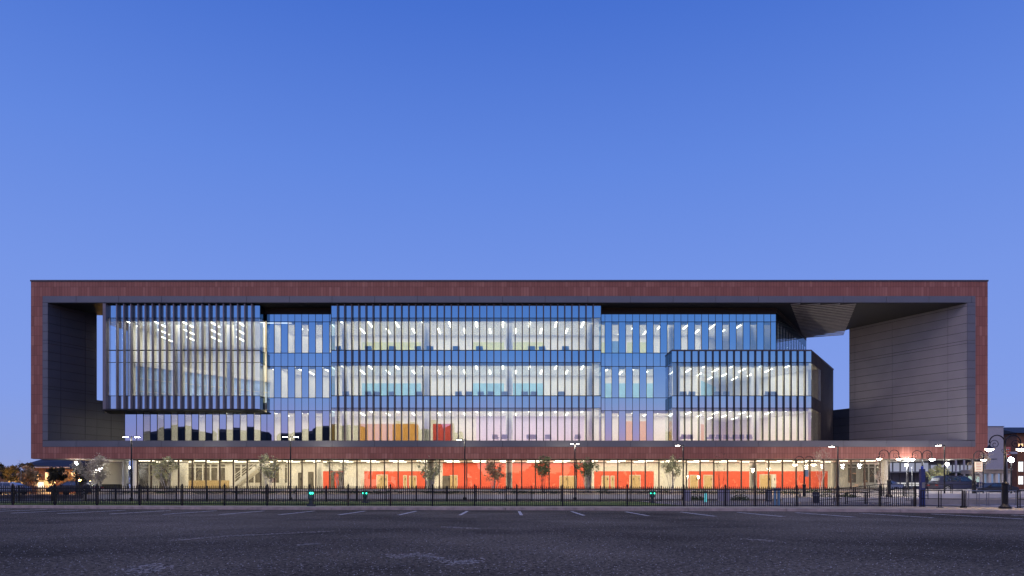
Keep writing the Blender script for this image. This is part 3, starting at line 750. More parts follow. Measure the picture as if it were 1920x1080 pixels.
# recessed alcoves: red boxes stepping back are approximated by deeper door bays
def door(px0, px1, pyt, mt_=M_wood, pieces=1):
    d_ = MB().box(X(px0,yw), X(px1,yw), yw-.055, yw-.021 if pyt < 883 else yw-.004, G0+.02, Z(pyt,yw)).build('interior_door', mt_, B)
    m = MB().box(X(px0,yw)-.06, X(px1,yw)+.06, yw-.04, yw-.03 if pyt < 883 else yw-.003, G0+.02, Z(pyt,yw)+.06)
    m.build('door_frame', M_bmull if mt_ is M_greyglass else M_cream, d_)
    xh = X(px1,yw)-.12
    MB().box(xh-.03, xh+.03, yw-.10, yw-.056, G0+1.0, G0+1.25).build('handle', M_mull, d_)
for a_, b_, t_, mm in ((707,717,891,M_wood),(717.5,726,891,M_wood),(757,762,892,M_wood),(768,780,893,M_wood),(831,843,893,M_greyglass),(844,857,892,M_wood),(1050,1064,893,M_wood),(1065,1079,893,M_wood),
        (1129,1141,893,M_wood),(1146,1151,893,M_wood),(1181,1190,891.5,M_wood),(1190.6,1200,891.5,M_wood),(1294,1308,891.5,M_wood),(1320,1335,891.5,M_wood),(1425,1445,890.5,M_wood),(1446,1454,890.5,M_cream),
        (621,626,886,M_greyglass),(636,643,886,M_greyglass),(560,566,887,M_greyglass),(579,587,886,M_greyglass)): door(a_, b_, t_, mm)
# lobby windows in the back wall at the left (dim rooms beyond) with cream mullions
for a_, b_ in ((260,280),(298,322),(352,424),(440,490),(505,525),(533,540),(1588,1606),(1616,1652)):
    g_ = MB().box(X(a_,yw), X(b_,yw), yw-.03, yw-.004, G0+.75 if a_ > 430 else G0+.02, Z(871,yw)).build('interior_window', M_greyglass, B)
    m = MB(); n_ = max(1, round((b_-a_)/14))
    for i in range(n_+1):
        x = X(a_,yw)+(X(b_,yw)-X(a_,yw))*i/n_; m.box(x-.07, x+.07, yw-.10, yw-.031, G0+.02, Z(871,yw))
    m.box(X(a_,yw), X(b_,yw), yw-.09, yw-.031, Z(876,yw)-.04, Z(876,yw)+.04)
    m.build('frame', M_cream, g_)
# stair rising to the right in the lobby
m = MB(); ys = FY+4.2; xs0, xs1 = X(437,ys), X(487,ys)
m2 = MB()
for i in range(16):
    t = i/16; x = xs0+(xs1-xs0)*t; m.box(x, x+(xs1-xs0)/16, ys, ys+1.5, G0+.35+t*2.2, G0+.52+t*2.2)
st_ = MB(); 
for yy in (ys-.05, ys+1.5):
    for hh, r_ in ((.95,.035),(.70,.02),(.45,.02)): st_.bar((xs0,yy,G0+.4+hh),(xs1,yy,G0+2.6+hh), r_)
    b0 = len(st_.v); st_.v += [(xs0,yy,G0+.15),(xs1,yy,G0+2.35),(xs1,yy,G0+2.75),(xs0,yy,G0+.55),(xs0,yy+.06,G0+.15),(xs1,yy+.06,G0+2.35),(xs1,yy+.06,G0+2.75),(xs0,yy+.06,G0+.55)]
    st_.f += [(b0,b0+1,b0+2,b0+3),(b0+5,b0+4,b0+7,b0+6),(b0+3,b0+2,b0+6,b0+7),(b0,b0+4,b0+5,b0+1)]
sp = m.build('staircase', M_white, B); st_.build('handrail', M_white, sp)
for px, d, r_ in ((247,2.4,.45),(345,3.6,.42),(808,1.9,.38),(954.5,2.0,.32),(1103,1.9,.38),(1412,2.2,.36),(1566,1.9,.40),(1661,2.6,.36),(498,3.4,.4),(600,3.4,.3)):
    MB().lathe([(r_,G0),(r_,G1)], (xa(px,d),FY+d,0), 24).build('column', M_cream, B)
for px in (231,238,255): MB().box(xa(px,2.6)-.12, xa(px,2.6)+.12, FY+2.6, FY+2.8, G0, G1-.05).build('curtain', M_cream, B)
# reception counter and white wall box
MB().box(X(655,yw-1), X(678,yw-1), yw-1.4, yw-.6, G0+.02, G0+1.25).build('reception_desk', M_white, B)
MB().box(X(357,yw-2), X(430,yw-2), yw-2.6, yw-2, G0+.02, G0+.95).build('reception_desk', M_wood, B)
# ground floor light strips, set along the facade
m = []
for i in range(27): 
    px = 275+i*52; m.append((X(px,FY+2.6)-.75, X(px,FY+2.6)+.75, FY+2.5, FY+2.66, G1-.09, G1-.052))
for i in range(26):
    px = 300+i*50; m.append((X(px,FY+5.4)-.7, X(px,FY+5.4)+.7, FY+5.3, FY+5.44, G1-.09, G1-.052))
mm_ = MB()
for s_ in m[:27]: mm_.box(*s_)
tag(mm_.build('recessed_light_row', M_gstrip, B), kind='stuff')
mm_ = MB()
for s_ in m[27:]: mm_.box(*s_)
tag(mm_.build('recessed_light_row', M_gstrip, B), kind='stuff')

# ================================================================== FENCES
M_iron = M_black
def fence(name, label, pxs, z0s, z1s, Yf, sp=.125, pk=.018, rails=(.10,.83,.70)):
    Y0 = Yf(X(pxs[len(pxs)//2],43)); root = empty(name, (X(pxs[len(pxs)//2],Y0),Y0,0), absolute=True); tag(root, label, 'fence')
    pts = []
    for px in pxs:
        Y = 43.0
        for _ in range(6): Y = Yf(X(px,Y))
        pts.append((X(px,Y), Y))
    for i, (x,y) in enumerate(pts):
        m = MB().box(x-.05, x+.05, y-.05, y+.05, z0s(x)-.05, z1s(x)+.02)
        m.lathe([(.055,z1s(x)+.021),(.055,z1s(x)+.04),(.03,z1s(x)+.06),(.036,z1s(x)+.08),(.004,z1s(x)+.12)], (x,y,0), 8)
        m.build('post', M_iron, root)
    for (xa_,ya),(xb_,yb) in zip(pts, pts[1:]):
        n_ = max(2, round((xb_-xa_)/sp)); m = MB(); m2 = MB()
        za, zb, ta, tb = z0s(xa_), z0s(xb_), z1s(xa_), z1s(xb_)
        for i in range(1, n_):
            t = i/n_; x = xa_+(xb_-xa_)*t; y = ya+(yb-ya)*t; lo = za+(zb-za)*t+.06; hi = ta+(tb-ta)*t-.10
            m.box(x-pk, x+pk, y-pk, y+pk, lo, hi)
            b0 = len(m.v); m.v += [(x-pk*1.7,y-pk,hi),(x+pk*1.7,y-pk,hi),(x+pk*1.7,y+pk,hi),(x-pk*1.7,y+pk,hi),(x,y,hi+.09)]
            m.f += [(b0,b0+1,b0+4),(b0+1,b0+2,b0+4),(b0+2,b0+3,b0+4),(b0+3,b0,b0+4),(b0+3,b0+2,b0+1,b0)]
        m.build('picket_panel', M_iron, root)
        for r_ in rails:
            a = Vector((xa_+.043,ya,za+(ta-za)*r_)); c = Vector((xb_-.043,yb,zb+(tb-zb)*r_)); b0 = len(m2.v); h = .02
            m2.v += [(a.x,a.y-h,a.z-h),(a.x,a.y+h,a.z-h),(a.x,a.y+h,a.z+h),(a.x,a.y-h,a.z+h),(c.x,c.y-h,c.z-h),(c.x,c.y+h,c.z-h),(c.x,c.y+h,c.z+h),(c.x,c.y-h,c.z+h)]
            m2.f += [(b0,b0+1,b0+2,b0+3),(b0+7,b0+6,b0+5,b0+4),(b0,b0+4,b0+5,b0+1),(b0+1,b0+5,b0+6,b0+2),(b0+2,b0+6,b0+7,b0+3),(b0+3,b0+7,b0+4,b0)]
        m2.build('rail', M_iron, root)
    return root
fp_px = [-56,24,103,182,262,341.5,421,501,581,653,732,811,890,969,1055,1176,1282,1360,1416,1494,1571,1650,1716]
lerp = lambda a,b,t: a+(b-a)*max(0,min(1,t))
fence('iron_fence', 'tall black iron picket fence right along the far kerb of the parking lot', fp_px, lambda x: lerp(.14,.02,(x+34)/40), lambda x: lerp(1.47,1.34,(x+34)/60), fenceY)
fb_px = [-28,35,97,160,217,277,331,388,444,500,556,612,669,724,781,838,893,949,996,1052,1126,1183,1240]
fence('iron_fence', 'lower second iron fence standing behind the grass strip on the street side', fb_px, lambda x: .16, lambda x: 1.42, lambda x: 57.7, sp=.16, pk=.011, rails=(.08,.86,.66))
fence('iron_fence', 'short iron fence past the grass by the pale posts in front of the red doors', [1300,1340,1398,1396+1,1471,1530], lambda x: .2, lambda x: 1.42, lambda x: 57.2, sp=.16, pk=.011, rails=(.08,.86,.66)) if 0 else None

# ================================================================== HANDRAILS
def guard(name, label, pts, h, r=.025, nr=2, posts=None, mt=M_iron, cat='railing', group=None, mid=(.5,.08)):
    pts = [Vector(p) for p in pts]
    root = empty(name, tuple(pts[0]), absolute=True); tag(root, label, cat, group)
    m = MB(); m.tube([p+Vector((0,0,h)) for p in pts], r, 8); m.build('top_rail', mt, root)
    for k in mid:
        m = MB(); m.tube([p+Vector((0,0,h*k)) for p in pts], r*.8, 6); m.build('lower_rail', mt, root)
    for a, b_ in zip(pts, pts[1:]):
        n_ = max(1, round((b_-a).length/(posts or 1.6)))
        for i in range(n_):
            p = a+(b_-a)*i/n_
            m = MB(); m.bar(p, p+Vector((0,0,h)), r*1.1, n=8); m.bar(p+Vector((.14,0,0)), p+Vector((.14,0,h)), r*.9, n=8); m.box(p.x-.1,p.x+.24,p.y-.06,p.y+.06,p.z-.01,p.z+.02)
            m.build('post', mt, root)
    p = pts[-1]; MB().bar(p, p+Vector((0,0,h)), r*1.1, n=8).build('post', mt, root)
    return root
YR = 41.0
guard('guard_rail', 'black two-bar guard rail at the end of the iron fence in front of the plaza', [(X(1727,YR),YR,.12),(X(1760,39.5),39.5,.12),(X(1804,38.6),38.6,.12),(X(1806,44),44,.12)], .98, .028, posts=1.45)
M_grey = mat('grey painted steel', (.22,.22,.24), .5, .4)
guard('guard_rail', 'grey tube guard rail curving behind the black one on the plaza', [(X(1812,41),41,.12),(X(1850,44),44,.12),(X(1905,46),46,.12),(X(1960,45),45,.12)], .95, .026, posts=2.1, mt=M_grey)
guard('guard_rail', 'black guard rail at the right edge of the picture beyond the big scroll lamp', [(X(1908,38),38,.12),(X(1960,36),36,.12)], .98, .028, posts=1.5)
guard('ramp_handrail', 'long black handrail climbing beside the ramp in front of the right glass corner', [(X(1528,53),53,.1),(X(1600,54.5),54.5,.35),(X(1653,56),56,.62),(X(1735,57),57,.62),(X(1830,58),58,.62)], 1.0, .028, posts=2.2, mid=(.62,.2))
guard('ramp_handrail', 'lower black handrail sloping down across the pale ramp wall near the fence', [(X(1585,48),48,.0),(X(1622,48.4),48.4,.08),(X(1700,49.5),49.5,.38),(X(1740,50),50,.4)], .9, .026, posts=2.4, mid=(.35,))
# ramp walls
w = MB().prism([(X(1470,54.5),54.6),(X(1655,57),57),(X(1655,57),57.4),(X(1470,54.5),55)], .0, .5).build('ramp_wall', M_paleconc)
tag(w, 'pale concrete ramp wall behind the long climbing handrail', 'wall')
w = MB().prism([(X(1715,47),47),(X(1990,47),47),(X(1990,47),47.5),(X(1715,47),47.5)], .1, .48).build('seat_wall', M_conc)
tag(w, 'long low concrete seat wall across the plaza behind the guard rails', 'wall')
w = MB().prism([(X(1740,53),53),(X(1990,53),53),(X(1990,53),53.5),(X(1740,53),53.5)], .5, .86).build('seat_wall', M_paleconc)
tag(w, 'pale low seat wall in front of the dark parked car on the right', 'wall')

# ================================================================== TREES
def leafmat(n, c, v=.5): return mat(n, c, .75, 0, v, 1.6)
M_bark = mat('pale bark', (.55,.49,.42), .85, 0, .25, 4, .4)
M_dbark = mat('dark bark', (.10,.075,.06), .9, 0, .3, 4, .4)
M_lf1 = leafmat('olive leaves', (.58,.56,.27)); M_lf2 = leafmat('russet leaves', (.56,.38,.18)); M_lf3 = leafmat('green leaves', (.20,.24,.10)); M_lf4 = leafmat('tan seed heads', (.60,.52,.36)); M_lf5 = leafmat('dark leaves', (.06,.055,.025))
def tree(px, Y, z0, ytop, wpx, label, leaf=M_lf1, bark=M_bark, stems=5, nleaf=1700, seed=1, lsize=.10, spread=1.0, crown0=.26, group='young street trees in front of the glass', cat='tree', name='young_tree', shape='vase'):
    rnd = random.Random(seed); x0 = X(px,Y); H = Z(ytop,Y)-z0; Wd = wpx*Y/F/2
    root = empty(name, (x0,Y,z0)); tag(root, label, cat, group)
    tr = MB(); tips = []
    def branch(p, d, ln, r, lev):
        pts = [p]; n_ = 4
        for i in range(n_):
            d = (d+Vector((rnd.uniform(-.16,.16),rnd.uniform(-.16,.16),rnd.uniform(-.02,.12)))).normalized()
            pts.append(pts[-1]+d*ln/n_)
        tr.tube(pts, [r*(1-.16*i) for i in range(len(pts))], 5 if lev < 2 else 3)
        for q in pts[2:]: tips.append((q, lev))
        if lev < 3:
            for k in range(3 if lev < 2 else 2):
                q = pts[rnd.choice([2,3,4])]; a = rnd.uniform(0,6.283)
                nd = (d*.8+Vector((math.cos(a),math.sin(a),.25))*rnd.uniform(.45,.8)).normalized()
                branch(q, nd, ln*rnd.uniform(.42,.62), r*.45, lev+1)
    for s_ in range(stems):
        a = 6.283*s_/stems+rnd.uniform(-.4,.4); lean = (.32 if stems > 1 else .03)*spread*rnd.uniform(.5,1.1)
        d = Vector((math.cos(a)*lean, math.sin(a)*lean, 1)).normalized()
        branch(Vector((math.cos(a)*.09*(stems>1), math.sin(a)*.09*(stems>1), -.05)), d, H*(.55 if stems > 1 else .62), .045 if stems > 1 else .06, 0)
    # fit the skeleton into the crown's width and height
    mxw = max(max(abs(q.x),abs(q.y)) for q,_ in tips); mxh = max(q.z for q,_ in tips)
    sx, sz = Wd/mxw, H*.97/mxh
    tr.v = [(x*(1+(sx-1)*min(1,z/(.4*mxh)+.2)), y*(1+(sx-1)*min(1,z/(.4*mxh)+.2)), z*sz) for x,y,z in tr.v]
    T = [Vector((q.x*(1+(sx-1)*min(1,q.z/(.4*mxh)+.2)), q.y*(1+(sx-1)*min(1,q.z/(.4*mxh)+.2)), q.z*sz)) for q,l_ in tips if l_ >= 1 and q.z*sz > H*crown0]
    tr.build('trunk', bark, root)
    cr = MB()
    cl_ = [rnd.choice(T) for _ in range(max(8, nleaf//36))]
    nleaf = int(nleaf*.55)
    for i in range(nleaf):
        c = rnd.choice(cl_) if rnd.random() < .72 else rnd.choice(T)
        g_ = .15*H/4
        p = c+Vector((rnd.gauss(0,g_),rnd.gauss(0,g_),rnd.gauss(0,g_*.8)))
        if p.z > H*1.02 or p.z < H*crown0*.8: continue
        a = Vector((rnd.uniform(-1,1),rnd.uniform(-1,1),rnd.uniform(-1,1))).normalized(); b_ = a.cross(Vector((rnd.uniform(-1,1),rnd.uniform(-1,1),rnd.uniform(-1,1)))).normalized()
        s = lsize*rnd.uniform(.6,1.3)
        cr.quad(p-a*s, p-b_*s*.5, p+a*s, p+b_*s*.5)
    cr.build('crown', leaf, root)
    return root
TY = 64.6; TZ = .95
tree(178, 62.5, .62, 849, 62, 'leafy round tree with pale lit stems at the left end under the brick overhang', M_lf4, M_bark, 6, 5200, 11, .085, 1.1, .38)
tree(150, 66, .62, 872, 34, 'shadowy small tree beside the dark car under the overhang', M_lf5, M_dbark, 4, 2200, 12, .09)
tree(311, TY, TZ, 853, 56, 'olive multi-stemmed tree in front of the lobby windows left of the stair', M_lf1, M_bark, 5, 1900, 13)
tree(503, TY, TZ, 849, 60, 'multi-stemmed tree with white stems at the top of the lobby stair', M_lf1, M_bark, 6, 1900, 14)
tree(637, TY, TZ, 852, 62, 'thin airy tree at the leftmost red wall panel', M_lf1, M_bark, 4, 1000, 15, .06, 1.2)
tree(807, TY, TZ, 853, 46, 'tree in front of the white column between two red walls', M_lf1, M_bark, 5, 1700, 16)
tree(927, TY, TZ, 853, 42, 'russet vase-shaped tree left of the central glass column', M_lf2, M_bark, 6, 2000, 17)
tree(1018, TY, TZ, 851, 36, 'narrow dark green tree right of the central glass column', M_lf3, M_dbark, 5, 2000, 18)
tree(1101, TY, TZ, 855, 42, 'leafy tree over the white column at the maple double doors', M_lf3, M_bark, 5, 1900, 19)
tree(1259, TY, TZ, 852, 46, 'light olive tree against the plain cream wall', M_lf1, M_bark, 5, 1700, 20)
tree(1352, TY, TZ, 843, 26, 'bare slender dark tree in front of the red wall', M_lf5, M_dbark, 3, 260, 21, .05, .8, .2)
tree(1541, TY, TZ, 830, 32, 'tall slim twiggy tree at the right end of the red wall', M_lf4, M_bark, 4, 900, 22, .05, .7, .15)
tree(1352+300, 63.5, .9, 868, 34, 'small bare tree in front of the right glass corner', M_lf4, M_bark, 4, 500, 23, .05)
tree(1752, 75, .8, 868, 44, 'low olive tree on the plaza right of the blue post', M_lf1, M_bark, 4, 2200, 24, .09)
tree(1834, 66, .6, 843, 34, 'slender birch with warm lit leaves under the right end of the frame', M_lf4, M_bark, 3, 1500, 25, .07, .8, .2)
# trees of the park on the far left
g_ = 'dark park trees at the left edge'
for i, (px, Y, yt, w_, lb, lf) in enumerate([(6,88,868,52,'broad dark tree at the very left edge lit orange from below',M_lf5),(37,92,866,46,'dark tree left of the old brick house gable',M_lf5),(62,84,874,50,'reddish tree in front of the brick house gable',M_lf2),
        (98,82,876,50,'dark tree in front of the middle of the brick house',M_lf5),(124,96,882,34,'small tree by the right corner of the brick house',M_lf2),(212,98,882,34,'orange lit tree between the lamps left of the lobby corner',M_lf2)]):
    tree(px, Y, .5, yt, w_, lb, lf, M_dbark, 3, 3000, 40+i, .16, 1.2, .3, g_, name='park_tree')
tree(38, 80, .5, 851, 15, 'thin bare sapling rising above the house gable at the left', M_lf4, M_bark, 2, 40, 60, .05, .4, .2, g_, name='park_tree')

# planting under the windows: many small leaves
random.seed(31); m = MB()
def leafclump(m, cx, cy_, cz, rx, ry, rz_, n_, s0):
    for i in range(n_):
        a = random.uniform(0,6.283); r_ = random.random()**.5; h = random.random()
        p = Vector((cx+math.cos(a)*rx*r_, cy_+math.sin(a)*ry*r_, cz+rz_*h*(1-r_*.6)))
        u = Vector((random.uniform(-1,1),random.uniform(-1,1),random.uniform(-.3,1))).normalized(); v = u.cross(Vector((random.uniform(-1,1),random.uniform(-1,1),.2))).normalized(); s = s0*random.uniform(.6,1.3)
        m.quad(p-u*s, p-v*s*.5, p+u*s, p+v*s*.5)
for k in range(330):
    px = random.uniform(235,1560); Y = random.uniform(63.6,65.4)
    if random.random() < .22: continue
    leafclump(m, X(px,Y), Y, .85, random.uniform(.2,.6), .3, random.uniform(.12,.42), 34, .07)
tag(m.build('ground_cover', M_shrub), 'low leafy ground cover planted along the foot of the glass', 'ground cover', kind='stuff')
def shrub(px, Y, z, w_, h, label):
    m = MB(); leafclump(m, 0, 0, 0, w_, w_*.7, h, 420, .07); root = empty('shrub', (X(px,Y),Y,z)); tag(root, label, 'shrub', 'round shrubs by the paving')
    m.build('foliage', M_shrub, root); MB().lathe([(.05,-.02),(.03,h*.6)], (0,0,0), 6).build('stem', M_dbark, root)
shrub(1306, 60.5, .18, .75, .62, 'round dark shrub between the two pale blocks left of the bare tree')
shrub(1388, 60.5, .18, .85, .66, 'round dark shrub right of the wide pale block')
shrub(1547, 58.5, .2, .9, .75, 'leafy shrub at the foot of the climbing handrail')
shrub(1590, 58.8, .4, .7, .6, 'small leafy shrub behind the start of the ramp handrail')

# ================================================================== LAMPS
M_lamp = emit('cool lamp lens', (1,.93,.80), 60)
M_warm = emit('warm lamp lens', (1,.74,.48), 70)
M_cool = emit('white lamp lens', (.92,.96,1), 70)
M_sod = emit('sodium lamp lens', (1,.55,.16), 60)
def light(parent, loc, e, c, r=.12, name='lamp_light'):
    d = bpy.data.lights.new(name, 'POINT'); d.energy = e; d.color = c; d.shadow_soft_size = r
    o = bpy.data.objects.new(name, d); COL.objects.link(o); o.parent = parent; o.location = loc; return o
def flood(px, Y, z0, ytop, heads, label, e=110, r=.07):
    x = X(px,Y); H = Z(ytop,Y)-z0
    root = empty('street_lamp', (x,Y,z0)); tag(root, label, 'street lamp', 'tall pole lamps with flat heads')
    MB().lathe([(r*2,-.03),(r*2,.25),(r*1.1,.32),(r,.4),(r*.75,H)], (0,0,0), 10).build('pole', M_iron, root)
    for s_ in heads:
        h = MB(); h.bar((0,0,H-.10),(s_*.28,0,H-.04),.025); h.box(min(s_*.25,s_*.72), max(s_*.25,s_*.72), -.12, .12, H-.07, H+.02); h = h.build('lamp_head', M_iron, root, bevel=.015)
        MB().box(min(s_*.32,s_*.67), max(s_*.32,s_*.67), -.10, .10, H-.09, H-.072).build('lens', M_lamp, h)
        light(root, (s_*.6,0,H-.25), e, (1,.9,.72))
flood(246.5, 58, .2, 818, (-1,1), 'leftmost tall lamp with two lit heads against the left glass box')
flood(545, 60, .2, 818, (-1,1), 'tall two-headed lamp in front of the lobby right of the stair')
flood(871.5, 60, .2, 823, (-1,), 'tall single lamp in front of the red hall left of centre')
flood(1078, 60, .2, 831, (-.5,.5), 'tall lamp with a small double head right of centre')
flood(1281, 60, .2, 834, (-1,), 'tall single lamp at the corner where the grass ends')
flood(1571, 60, .5, 836, (-1.1,), 'tall single lamp before the white column left of the ramp')
flood(1771, 60, .5, 834, (-1.1,), 'tall single lamp in front of the right end of the frame')
def scroll(px, Y, z0, ytop, label, arms=(-1,1), e=40, mt=M_warm, col=(1,.78,.52)):
    x = X(px,Y); H = Z(ytop,Y)-z0
    root = empty('scroll_lamp', (x,Y,z0)); tag(root, label, 'street lamp', 'ornamental scroll lamps on the plaza')
    k = H/4.05
    MB().lathe([(.30*k,-.03),(.30*k,.10),(.24*k,.14),(.15*k,.24),(.15*k,1.30*k),(.17*k,1.33*k),(.17*k,1.40*k),(.08*k,1.46*k),(.065*k,2.9*k),(.09*k,2.93*k),(.05*k,3.0*k),(.04*k,3.75*k)], (0,0,0), 16).build('post', M_iron, root)
    for s_ in arms:
        pts = [(s_*.02*k,0,3.45*k)]
        for i in range(15):
            a = math.pi-i*math.pi*1.02/14; pts.append((s_*(.44+.42*math.cos(a))*k,0,(3.60+.42*math.sin(a))*k))
        am = MB(); am.tube(pts, .032*k, 6); 
        sp_ = []
        for i in range(26):
            a = -.2+i*.36; r_ = (.27-.009*i)*k; sp_.append((s_*(.56*k+r_*math.cos(a)),0,3.52*k+r_*math.sin(a)))
        am.tube(sp_, .017*k, 5); am.tube([(s_*.04*k,0,3.05*k),(s_*.16*k,0,3.10*k),(s_*.2*k,0,3.2*k),(s_*.12*k,0,3.25*k)], .014*k, 5)
        am = am.build('scroll_arm', M_iron, root)
        cx = s_*.86*k; zt = 3.52*k
        MB().lathe([(.03*k,zt-.02),(.05*k,zt-.07*k),(.09*k,zt-.13*k),(.26*k,zt-.22*k),(.27*k,zt-.25*k)], (cx,0,0), 14).build('lamp_shade', M_iron, am)
        MB().lathe([(.20*k,zt-.252*k),(.19*k,zt-.30*k),(.10*k,zt-.36*k),(.02*k,zt-.38*k)], (cx,0,0), 12).build('lens', mt, am)
        light(root, (cx,0,zt-.55*k), e, col)
    return root
s_big = scroll(1884.5, 36.6, .12, 815, 'big scroll lamp standing nearest at the right edge of the plaza', e=45)
s1 = scroll(1508, 62, .25, 855, 'scroll lamp with a small sign on its post in front of the red wall')
scroll(1667, 60, .55, 843, 'scroll lamp in front of the white corner column of the glass hall')
scroll(1729, 61, .5, 844, 'scroll lamp directly behind the blue call post', e=60, mt=M_cool, col=(.95,.96,1))
scroll(1826, 60.5, .5, 845, 'single-armed scroll lamp beside the pale notice panel', arms=(1,))
MB().box(.08,.38,-.03,.03,2.1,2.75).build('sign_plate', mat('slate blue sign', (.12,.2,.3), .5), s1)
# big round-head plaza lights seen through the frame
def globe(px, Y, z0, py, label, mt, e, col, r=.2, name='post_lamp', group='small lamps behind the building', two=False):
    x = X(px,Y); zl = Z(py,Y)-z0
    root = empty(name, (x,Y,z0)); tag(root, label, 'street lamp', group)
    m = MB().lathe([(.12,-.03),(.07,.3),(.05,zl-r)], (0,0,0), 8)
    if two: m.bar((.55,0,-.03),(.55,0,zl-r),.05)
    m.build('pole', M_grey if two else M_iron, root)
    MB().lathe([(r*.3,zl-r),(r*.95,zl-r*.5),(r,zl),(r*.8,zl+r*.55),(r*.2,zl+r)], (0,0,0), 12).build('lens', mt, root)
    if e: light(root, (0,-.3,zl-r*1.6), e, col)
globe(1703, 66, .55, 862, 'brilliant white plaza lamp under the right end of the frame', M_cool, 110, (1,.9,.8), .13, two=False)
globe(1700, 72, .55, 872, 'white lamp on twin pale poles behind the brilliant plaza lamp', M_cool, 60, (.92,.95,1), .16, two=True)
globe(1776, 72, .55, 870, 'bright greenish white lamp behind the tall single lamp on the right', M_lamp, 160, (1,.98,.85), .16)
globe(143, 66.5, .62, 869, 'white lantern on a thin black post beside the round leafy tree', M_cool, 40, (.95,.95,1), .17)
globe(189, 70, .62, 876, 'white lantern in the middle of the round leafy tree', M_cool, 60, (1,.95,.9), .17)
for px, Y, py, lb in ((41,86,897,'orange lamp among the park trees at the far left'),(150,100,901,'orange lamp just behind the dark car roof'),(171,100,903,'orange lamp right of the dark car'),(160,108,899,'small faint lamp between the two orange ones'),(213,96,896,'double orange lamp left of the lobby corner'),(17,92,908,'low orange lamp at the left edge')):
    globe(px, Y, .45, py, lb, M_sod, 900, (1,.5,.14), .17, group='orange lamps in the park')

# ================================================================== TRACK SIGNALS AND POSTS
M_green = emit('green signal lens', (.05,1,.62), 3)
M_case = mat('signal casing', (.05,.05,.07), .6, .3)
def signal(px, Y, z0, h, label, faces):
    root = empty('green_signal', (X(px,Y),Y,z0)); tag(root, label, 'signal', 'small green signals behind the fence')
    MB().box(-.22,.22,-.2,.2,-.03,.14).box(-.09,.09,-.09,.09,.141,h*.45).build('signal_base', M_case, root)
    hd = MB().box(-.17,.17,-.16,.12,h*.45+.002,h).build('signal_head', M_case, root, bevel=.02)
    for fx in faces:
        m = MB(); b0 = 0; r_ = .065; n_ = 14
        m.lathe([(r_,0),(r_*.9,.03),(.01,.045)], (0,0,0), n_)
        o = m.build('lens', M_green, hd); o.rotation_euler = (R(90),0,0) if fx == 0 else (R(90),0,R(35*fx)); o.location = (fx*.13,-.165 if fx == 0 else -.19,h*.78)
    light(root, (0,-.45,h*.78), 2.5, (.05,1,.6), .06)
signal(583.5, 42.6, .08, 1.08, 'nearest green signal leaning against the fence posts left of centre', (0,1))
signal(685, 52, .12, .98, 'green signal with two lenses standing on the grass left of centre', (-1,1))
signal(1223, 52, .12, .98, 'green signal with two lenses near the right end of the grass', (-1,1))
m = MB(); m.lathe([(.09,0),(.09,.64),(.07,.7)], (0,0,0), 10)
root = empty('bollard_light', (X(1323,54),54,.18)); tag(root, 'slim glowing teal bollard behind the fence right of the grass', 'bollard')
m.build('bollard_body', emit('teal tube', (.08,.55,.55), .8), root); MB().lathe([(.11,.701),(.11,.76),(.02,.80)], (0,0,0), 10).build('cap', M_case, root)
M_lb = mat('light blue paint', (.22,.42,.62), .5, 0, .1)
root = empty('blue_post', (X(1456.5,44.4),44.4,.08)); tag(root, 'light blue twin post with a dark cap just behind the fence', 'post')
MB().box(-.19,-.05,-.06,.06,-.02,1.0).box(.05,.19,-.06,.06,-.02,1.0).build('leg', M_lb, root); MB().box(-.24,.24,-.1,.1,1.001,1.17).build('cap', mat('navy paint', (.03,.08,.16), .5), root)
root = empty('call_post', (X(1729,43.2),43.2,.1)); tag(root, 'tall deep blue call post at the end of the iron fence', 'post')
MB().box(-.13,.13,-.13,.13,-.02,2.35).build('post_body', mat('deep blue paint', (.02,.035,.16), .4), root, bevel=.02); MB().box(-.10,.10,-.145,-.131,1.15,1.5).build('panel', M_grey, root); MB().lathe([(.08,2.351),(.08,2.5),(.02,2.54)], (0,0,0), 10).build('beacon', mat('blue dome', (.03,.08,.5), .3), root)
M_lav = mat('lavender grey concrete', (.34,.31,.38), .8, 0, .1)
for px, w_, lb in ((1288,.28,'narrow pale concrete block by the end of the grass'),(1357,.5,'wide pale concrete block in front of the bare tree')):
    root = MB().box(X(px,59)-w_, X(px,59)+w_, 58.8, 59.3, .1, 1.14).build('concrete_block', M_lav, bevel=.03); tag(root, lb, 'concrete block')
root = empty('utility_box', (X(1441,57),57,.18)); tag(root, 'dark utility cabinet behind the fence left of the light blue post', 'cabinet')
MB().box(-.22,.22,-.2,.2,-.03,.95).build('cabinet_body', M_case, root, bevel=.02); MB().box(-.18,.18,-.212,-.201,.1,.88).build('door', M_grey, root)
root = empty('litter_bin', (X(1530,50.5),50.5,.1)); tag(root, 'dark round litter bin by the start of the climbing handrail', 'bin')
MB().lathe([(.22,-.02),(.26,.75),(.27,.78),(.2,.86),(.1,.9)], (0,0,0), 14).build('bin_body', M_case, root); MB().lathe([(.275,.60),(.285,.62),(.285,.66),(.275,.68)], (0,0,0), 14).build('rim', M_grey, root)

